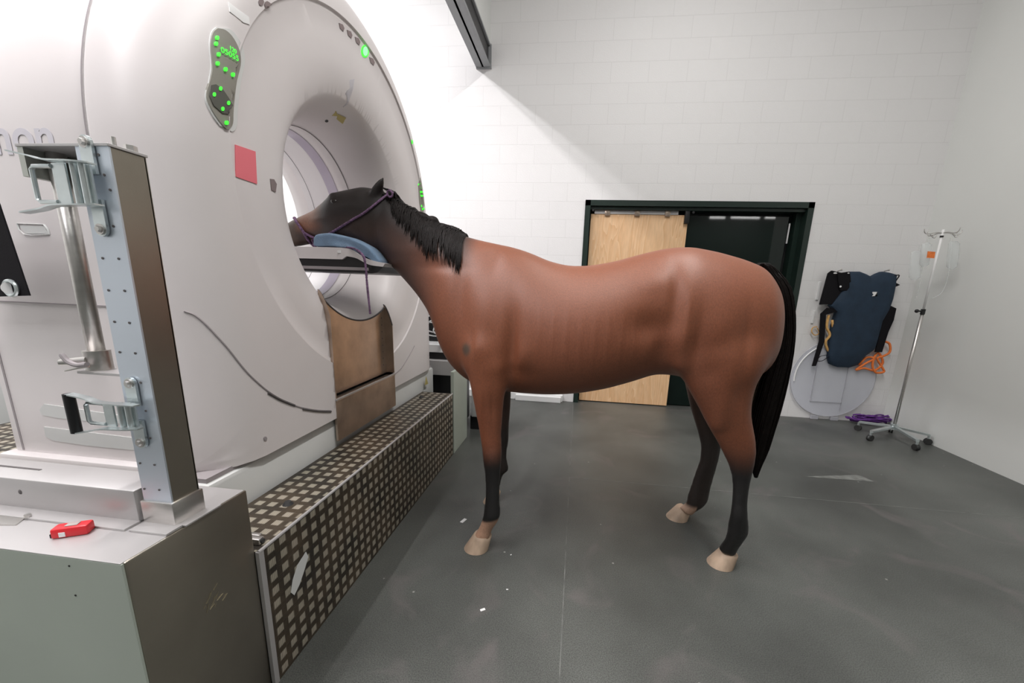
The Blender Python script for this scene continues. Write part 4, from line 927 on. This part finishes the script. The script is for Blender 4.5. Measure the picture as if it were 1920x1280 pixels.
g = MB(); g.box((2.85, YB-.04, 0), (2.93, YB-.01, .046), .003); g.box((3.07, YB-.04, 0), (3.15, YB-.01, .046), .003); g.done('foot_block', M['acrylic_edge'], disc, smooth=False)
# navy vest
vest = thing('padded_vest', 'navy padded vest with black straps hanging on the white wall', 'vest', Wp(1615, 508))
V_ = [(1583, 515), (1592, 509), (1612, 509), (1625, 514), (1634, 519), (1645, 513), (1655, 509), (1668, 511), (1682, 515), (1680, 535), (1675, 560), (1668, 580), (1655, 602), (1645, 640), (1640, 655), (1622, 668), (1608, 684), (1592, 689), (1570, 688), (1556, 682), (1553, 670), (1556, 640), (1562, 610), (1569, 585), (1556, 573), (1566, 560), (1577, 545), (1583, 530)]
g = MB(); out = [Wp(x, y, .06) for x, y in V_]; cc = sum(out, Vector())/len(out)
rows = [[p+Vector((0, .05, 0)) for p in out], out, [cc+(p-cc)*.94+Vector((0, -.022, 0)) for p in out], [cc+(p-cc)*.7+Vector((0, -.034, 0)) for p in out], [cc+(p-cc)*.3+Vector((0, -.038, 0)) for p in out]]
g.rings(rows); g.done('padding', M['navy'], vest, smooth=50)
g = MB()
g.prism([Wp(x, y, .075) for x, y in [(1553, 512), (1560, 507), (1572, 510), (1584, 512), (1583, 540), (1560, 570), (1537, 571)]], (0, .02, 0), .003)
g.prism([Wp(x, y, .09) for x, y in [(1570, 512), (1594, 509), (1597, 535), (1588, 545), (1574, 544)]], (0, .02, 0), .003); g.done('shoulder_strap', M['black_cloth'], vest)
g = MB(); g.prism([Wp(x, y, .07) for x, y in [(1539, 588), (1551, 577), (1566, 578), (1570, 584), (1549, 590), (1546, 640), (1530, 686), (1523, 686), (1536, 640)]], (0, .012, 0)); g.done('side_strap', M['black_cloth'], vest, smooth=False)
g = MB(); g.prism([Wp(x, y, .07) for x, y in [(1655, 590), (1668, 572), (1681, 578), (1676, 600), (1666, 622), (1654, 660), (1641, 660), (1650, 625)]], (0, .015, 0)); g.done('side_strap', M['black_cloth'], vest, smooth=False)
g = MB(); g.tube(spline([Wp(x, y, .07) for x, y in [(1676, 517), (1686, 516), (1680, 526)]], 4), .006, 6); g.prism([Wp(x, y, .07) for x, y in [(1676, 528), (1688, 534), (1678, 538)]], (0, .01, 0)); g.tube(spline([Wp(x, y, .07) for x, y in [(1552, 665), (1538, 668), (1532, 676), (1542, 676), (1554, 668)]], 4), .004, 6); g.done('buckle_strap', M['black_cloth'], vest)
g = MB()
for q in ((1566, 512, 7, 3), (1591, 512, 4, 2), (1576, 537, 4, 4)): 
    c0 = Wp(q[0], q[1], .105); g.ball(c0, .006*q[2]/2.2, 10, (1, .3, q[3]/q[2]))
g.done('reflective_dot', M['white'], vest)
g = MB(); g.prism([Wp(x, y, .10) for x, y in [(1636, 547), (1645, 547), (1644, 551), (1640, 555), (1645, 555), (1635, 555), (1638, 552), (1636, 550)]], (0, .002, 0)); g.done('badge', M['white'], vest, smooth=False)
g = MB(); g.tube([Wp(1653, 590, .075), Wp(1643, 638, .075)], .007, 6); g.done('pale_piping', M['mark'], vest)
for q in ((1572, 508), (1660, 508)):
    c0 = Wp(*q); o = MB().cyl((c0.x, YB, c0.z), (c0.x, YB-.06, c0.z+.01), .006, seg=8).ball((c0.x, YB-.062, c0.z+.01), .01, 8).done('wall_hook', M['steel'], smooth=True, loc=tuple(c0)); tag(o, 'small steel wall hook at a top corner of the navy vest', 'hook', 'wall hooks holding the vest')
# orange webbing and tan lead behind the vest
def coil(pxs, r, name, mt, label, cat, d=.045, n=6, closed=False):
    o = MB().tube(spline([Wp(x, y, d+.006*math.sin(i)) for i, (x, y) in enumerate(pxs)], n), r, 6).done(name, M[mt], smooth=True, loc=tuple(Wp(*pxs[0]))); return tag(o, label, cat)
coil([(1660, 640), (1668, 645), (1668, 660), (1655, 668), (1645, 672), (1655, 690), (1657, 697), (1642, 698), (1636, 685), (1640, 668), (1648, 662), (1655, 680), (1640, 694), (1620, 690), (1605, 693), (1625, 680), (1640, 672), (1625, 670), (1610, 684)], .012, 'webbing_lead', 'orange', 'orange webbing lead bundled under the right of the navy vest', 'lead')
coil([(1554, 590), (1550, 612), (1556, 628), (1548, 640), (1552, 655), (1560, 660), (1566, 640), (1560, 600)], .014, 'rope_lead', 'tan', 'tan rope hanging behind the left strap of the vest', 'rope')
coil([(1532, 612), (1524, 614), (1522, 622), (1528, 628), (1536, 624), (1532, 614)], .006, 'yellow_clip_loop', 'tan', 'small yellow loop on the wall left of the vest', 'loop', d=.02)
# white conduit strips
for k, q in enumerate(((1538, 528, 1534, 562), (1527, 582, 1525, 606))):
    a, b2 = Wp(q[0], q[1]), Wp(q[2], q[3]); o = MB().box((a.x-.012, YB-.015, b2.z), (a.x+.012, YB, a.z), .003).done('wall_clip', M['white'], smooth=False, loc=(a.x, YB, b2.z)); tag(o, ['upper', 'lower'][k]+' white plastic strip on the wall left of the vest', 'clip')
# IV stand
ivx, ivy = 3.33, 4.30
iv = thing('drip_stand', 'tall chrome drip stand on castors in the right back corner', 'drip stand', (ivx, ivy, 0))
zt_ = at(1767, 430, 'y', ivy).z; zk = at(1722, 583, 'y', ivy).z
MB().cyl((ivx, ivy, .13), (ivx, ivy, zk), .014, seg=14).done('lower_pole', M['steel'], iv, smooth=True)
MB().cyl((ivx, ivy, zk), (ivx, ivy, zt_), .009, seg=12).done('upper_pole', M['white'], iv, smooth=True)
MB().cyl((ivx, ivy, zk-.03), (ivx, ivy, zk+.02), .018, seg=14).cyl((ivx, ivy, zk), (ivx-.05, ivy, zk), .008, seg=8).ball((ivx-.055, ivy, zk), .018, 10).done('height_knob', M['black'], iv)
for k in range(5):
    a = math.radians(200+72*k); ex, ey = ivx+.29*math.cos(a), ivy+.29*math.sin(a)
    g = MB(); g.rings([[Vector((lerp(ivx, ex, t_), lerp(ivy, ey, t_), lerp(.14, .10, t_)))+Vector((-math.sin(a)*u_, math.cos(a)*u_, v_)) for u_, v_ in ((-.018, -.01), (.018, -.01), (.018, .01), (-.018, .01))] for t_ in (0, 1)]); lg = g.done('leg', M['zinc'], iv, smooth=False)
    c0 = Vector((ex, ey, .032)); ax_ = Vector((-math.sin(a), math.cos(a), 0))
    g = MB(); g.cyl(c0-ax_*.018, c0-ax_*.004, .031, seg=18); g.cyl(c0+ax_*.004, c0+ax_*.018, .031, seg=18); cs_ = g.done('castor', M['rubber'], lg)
    g = MB(); g.cyl((ex, ey, .06), (ex, ey, .095), .012, seg=10); g.cyl(c0-ax_*.004, c0+ax_*.004, .026, seg=12); g.done('castor_fork', M['zinc'], lg)
MB().cyl((ivx, ivy, .11), (ivx, ivy, .17), .032, seg=16).done('hub', M['zinc'], iv)
for k in range(4):
    a = math.radians(8+90*k); L_ = .16; pts = [Vector((ivx+math.cos(a)*r_, ivy+math.sin(a)*r_*.8, zt_-.03+h_)) for r_, h_ in ((0, 0), (.06, 0), (.11, -.012), (.15, -.012), (.17, .004), (.175, .03))]
    g = MB(); g.tube(spline(pts, 4), .004, 6); p2 = pts[2]; g.tube(spline([p2, p2+Vector((.01, 0, -.02)), p2+Vector((.03, 0, -.02)), p2+Vector((.035, 0, .01))], 3), .0035, 6); g.done('hook_arm', M['steel'], iv, smooth=True)
MB().cyl((ivx, ivy, zt_-.07), (ivx, ivy, zt_-.055), .014, seg=12).done('collar', M['black'], iv)
# things hanging on the stand
def bag(px, py0, py1, wpx, label, y_=ivy, tilt=0):
    a = Y(px, py0, y_); b_ = Y(px-6, py1, y_); hw_ = wpx*.0027
    g = MB(); RR = []
    for t_, k in ((0, .5), (.08, .95), (.5, 1), (.9, .9), (1, .35)):
        c = a.lerp(b_, t_); RR.append([c+Vector((hw_*k*math.cos(q), .022*math.sin(q)*(1 if 0 < t_ < 1 else .2), 0)) for q in [2*math.pi*j/14 for j in range(14)]])
    g.rings(RR); o = g.done('fluid_bag', M['bag'], smooth=50, loc=tuple(b_)); return tag(o, label, 'fluid bag')
bag(1738, 455, 500, 16, 'clear empty fluid bag left of the red tag on the drip stand', ivy-.05)
bag(1720, 470, 525, 20, 'wide clear plastic bag hanging furthest left on the drip stand', ivy-.02)
bag(1790, 452, 505, 18, 'clear bag hanging right of the pole of the drip stand', ivy+.05)
o = MB().prism([Y(x, y, ivy-.09) for x, y in [(1740, 471), (1754, 472), (1752, 484), (1738, 483)]], (0, .004, 0)).done('red_tag', M['orange'], smooth=False, loc=tuple(Y(1746, 484, ivy-.09))); tag(o, 'small bright red tag hanging by the pole of the drip stand', 'tag')
g = MB()
for s_ in range(2):
    g.tube(spline([Y(1742+s_*40, 445, ivy-.03), Y(1730+s_*50, 500, ivy-.04), Y(1722+s_*46, 545, ivy-.03), Y(1716+s_*30, 560, ivy-.02)], 6), .0022, 5)
o = g.done('drip_tube', M['bag'], smooth=True, loc=(ivx, ivy, 1.6)); tag(o, 'thin clear drip tubing trailing from the hooks of the drip stand', 'tubing')
# purple rope pile
random.seed(11); pc = at(1603, 783, 'z', .02); pts = []
for k in range(150):
    a = k*.42; r_ = .5+.5*math.sin(k*.37+1); pts.append(Vector((pc.x+.05+.25*(.4+.6*r_)*math.cos(a), min(YB-.07, pc.y-.14+.10*(.4+.6*r_)*math.sin(a)), .01+.085*(k/150)+.03*random.random())))
o = MB().tube(spline(pts, 2), .0085, 6).done('rope_coil', M['purple'], smooth=True, loc=(pc.x, pc.y-.1, 0)); tag(o, 'purple rope coiled on the floor below the acrylic panel', 'rope')

# ------------------------------------------------------------------ small things on the floor
def chip(px, py, L_, W_, rot, label, name, cat, mt='white', hh=.002):
    c = at(px, py, 'z', 0); r_ = Matrix.Translation(c)@Matrix.Rotation(rot, 4, 'Z')
    o = MB().box((-L_/2, -W_/2, .0005), (L_/2, W_/2, hh), rot=r_).done(name, M[mt], smooth=False, loc=tuple(c)); return tag(o, label, cat)
chip(869, 976, .045, .02, math.radians(70), 'white strip of tape on the floor left of the front hoof', 'tape_scrap', 'tape scrap')
chip(905, 1143, .022, .012, .6, 'small white crumb on the floor nearest the viewer', 'paper_scrap', 'scrap')
chip(951, 1105, .010, .006, .2, 'tiny pale crumb on the floor right of the nearer white scrap', 'paper_scrap', 'scrap')
chip(958, 1040, .008, .005, .9, 'tiny pale crumb on the floor right of the front hoof', 'paper_scrap', 'scrap')
# floor mat joints
JM = mat('chalky joint dust', (.16, .165, .155), .8, var=.4, vscale=14)
g = MB(); g.box((.015, .2, .0), (.019, YB-.1, .0006)); struct(g.done('trim_3', JM, smooth=False))
g = MB(); g.box((.019, 2.795, .0), (XR, 2.799, .0006)); struct(g.done('trim_4', JM, smooth=False))
g = MB(); a = at(1505, 893, 'z', 0); b2 = at(1640, 903, 'z', 0); c3 = at(1610, 890, 'z', 0)
g.prism([Vector((p.x, p.y, .0005)) for p in (a, b2, c3)], (0, 0, .0006)); o = g.done('floor_scuff', JM, smooth=False, loc=tuple(a)); tag(o, 'pale scuffed sliver on the floor mats right of the hind hooves', 'scuff')
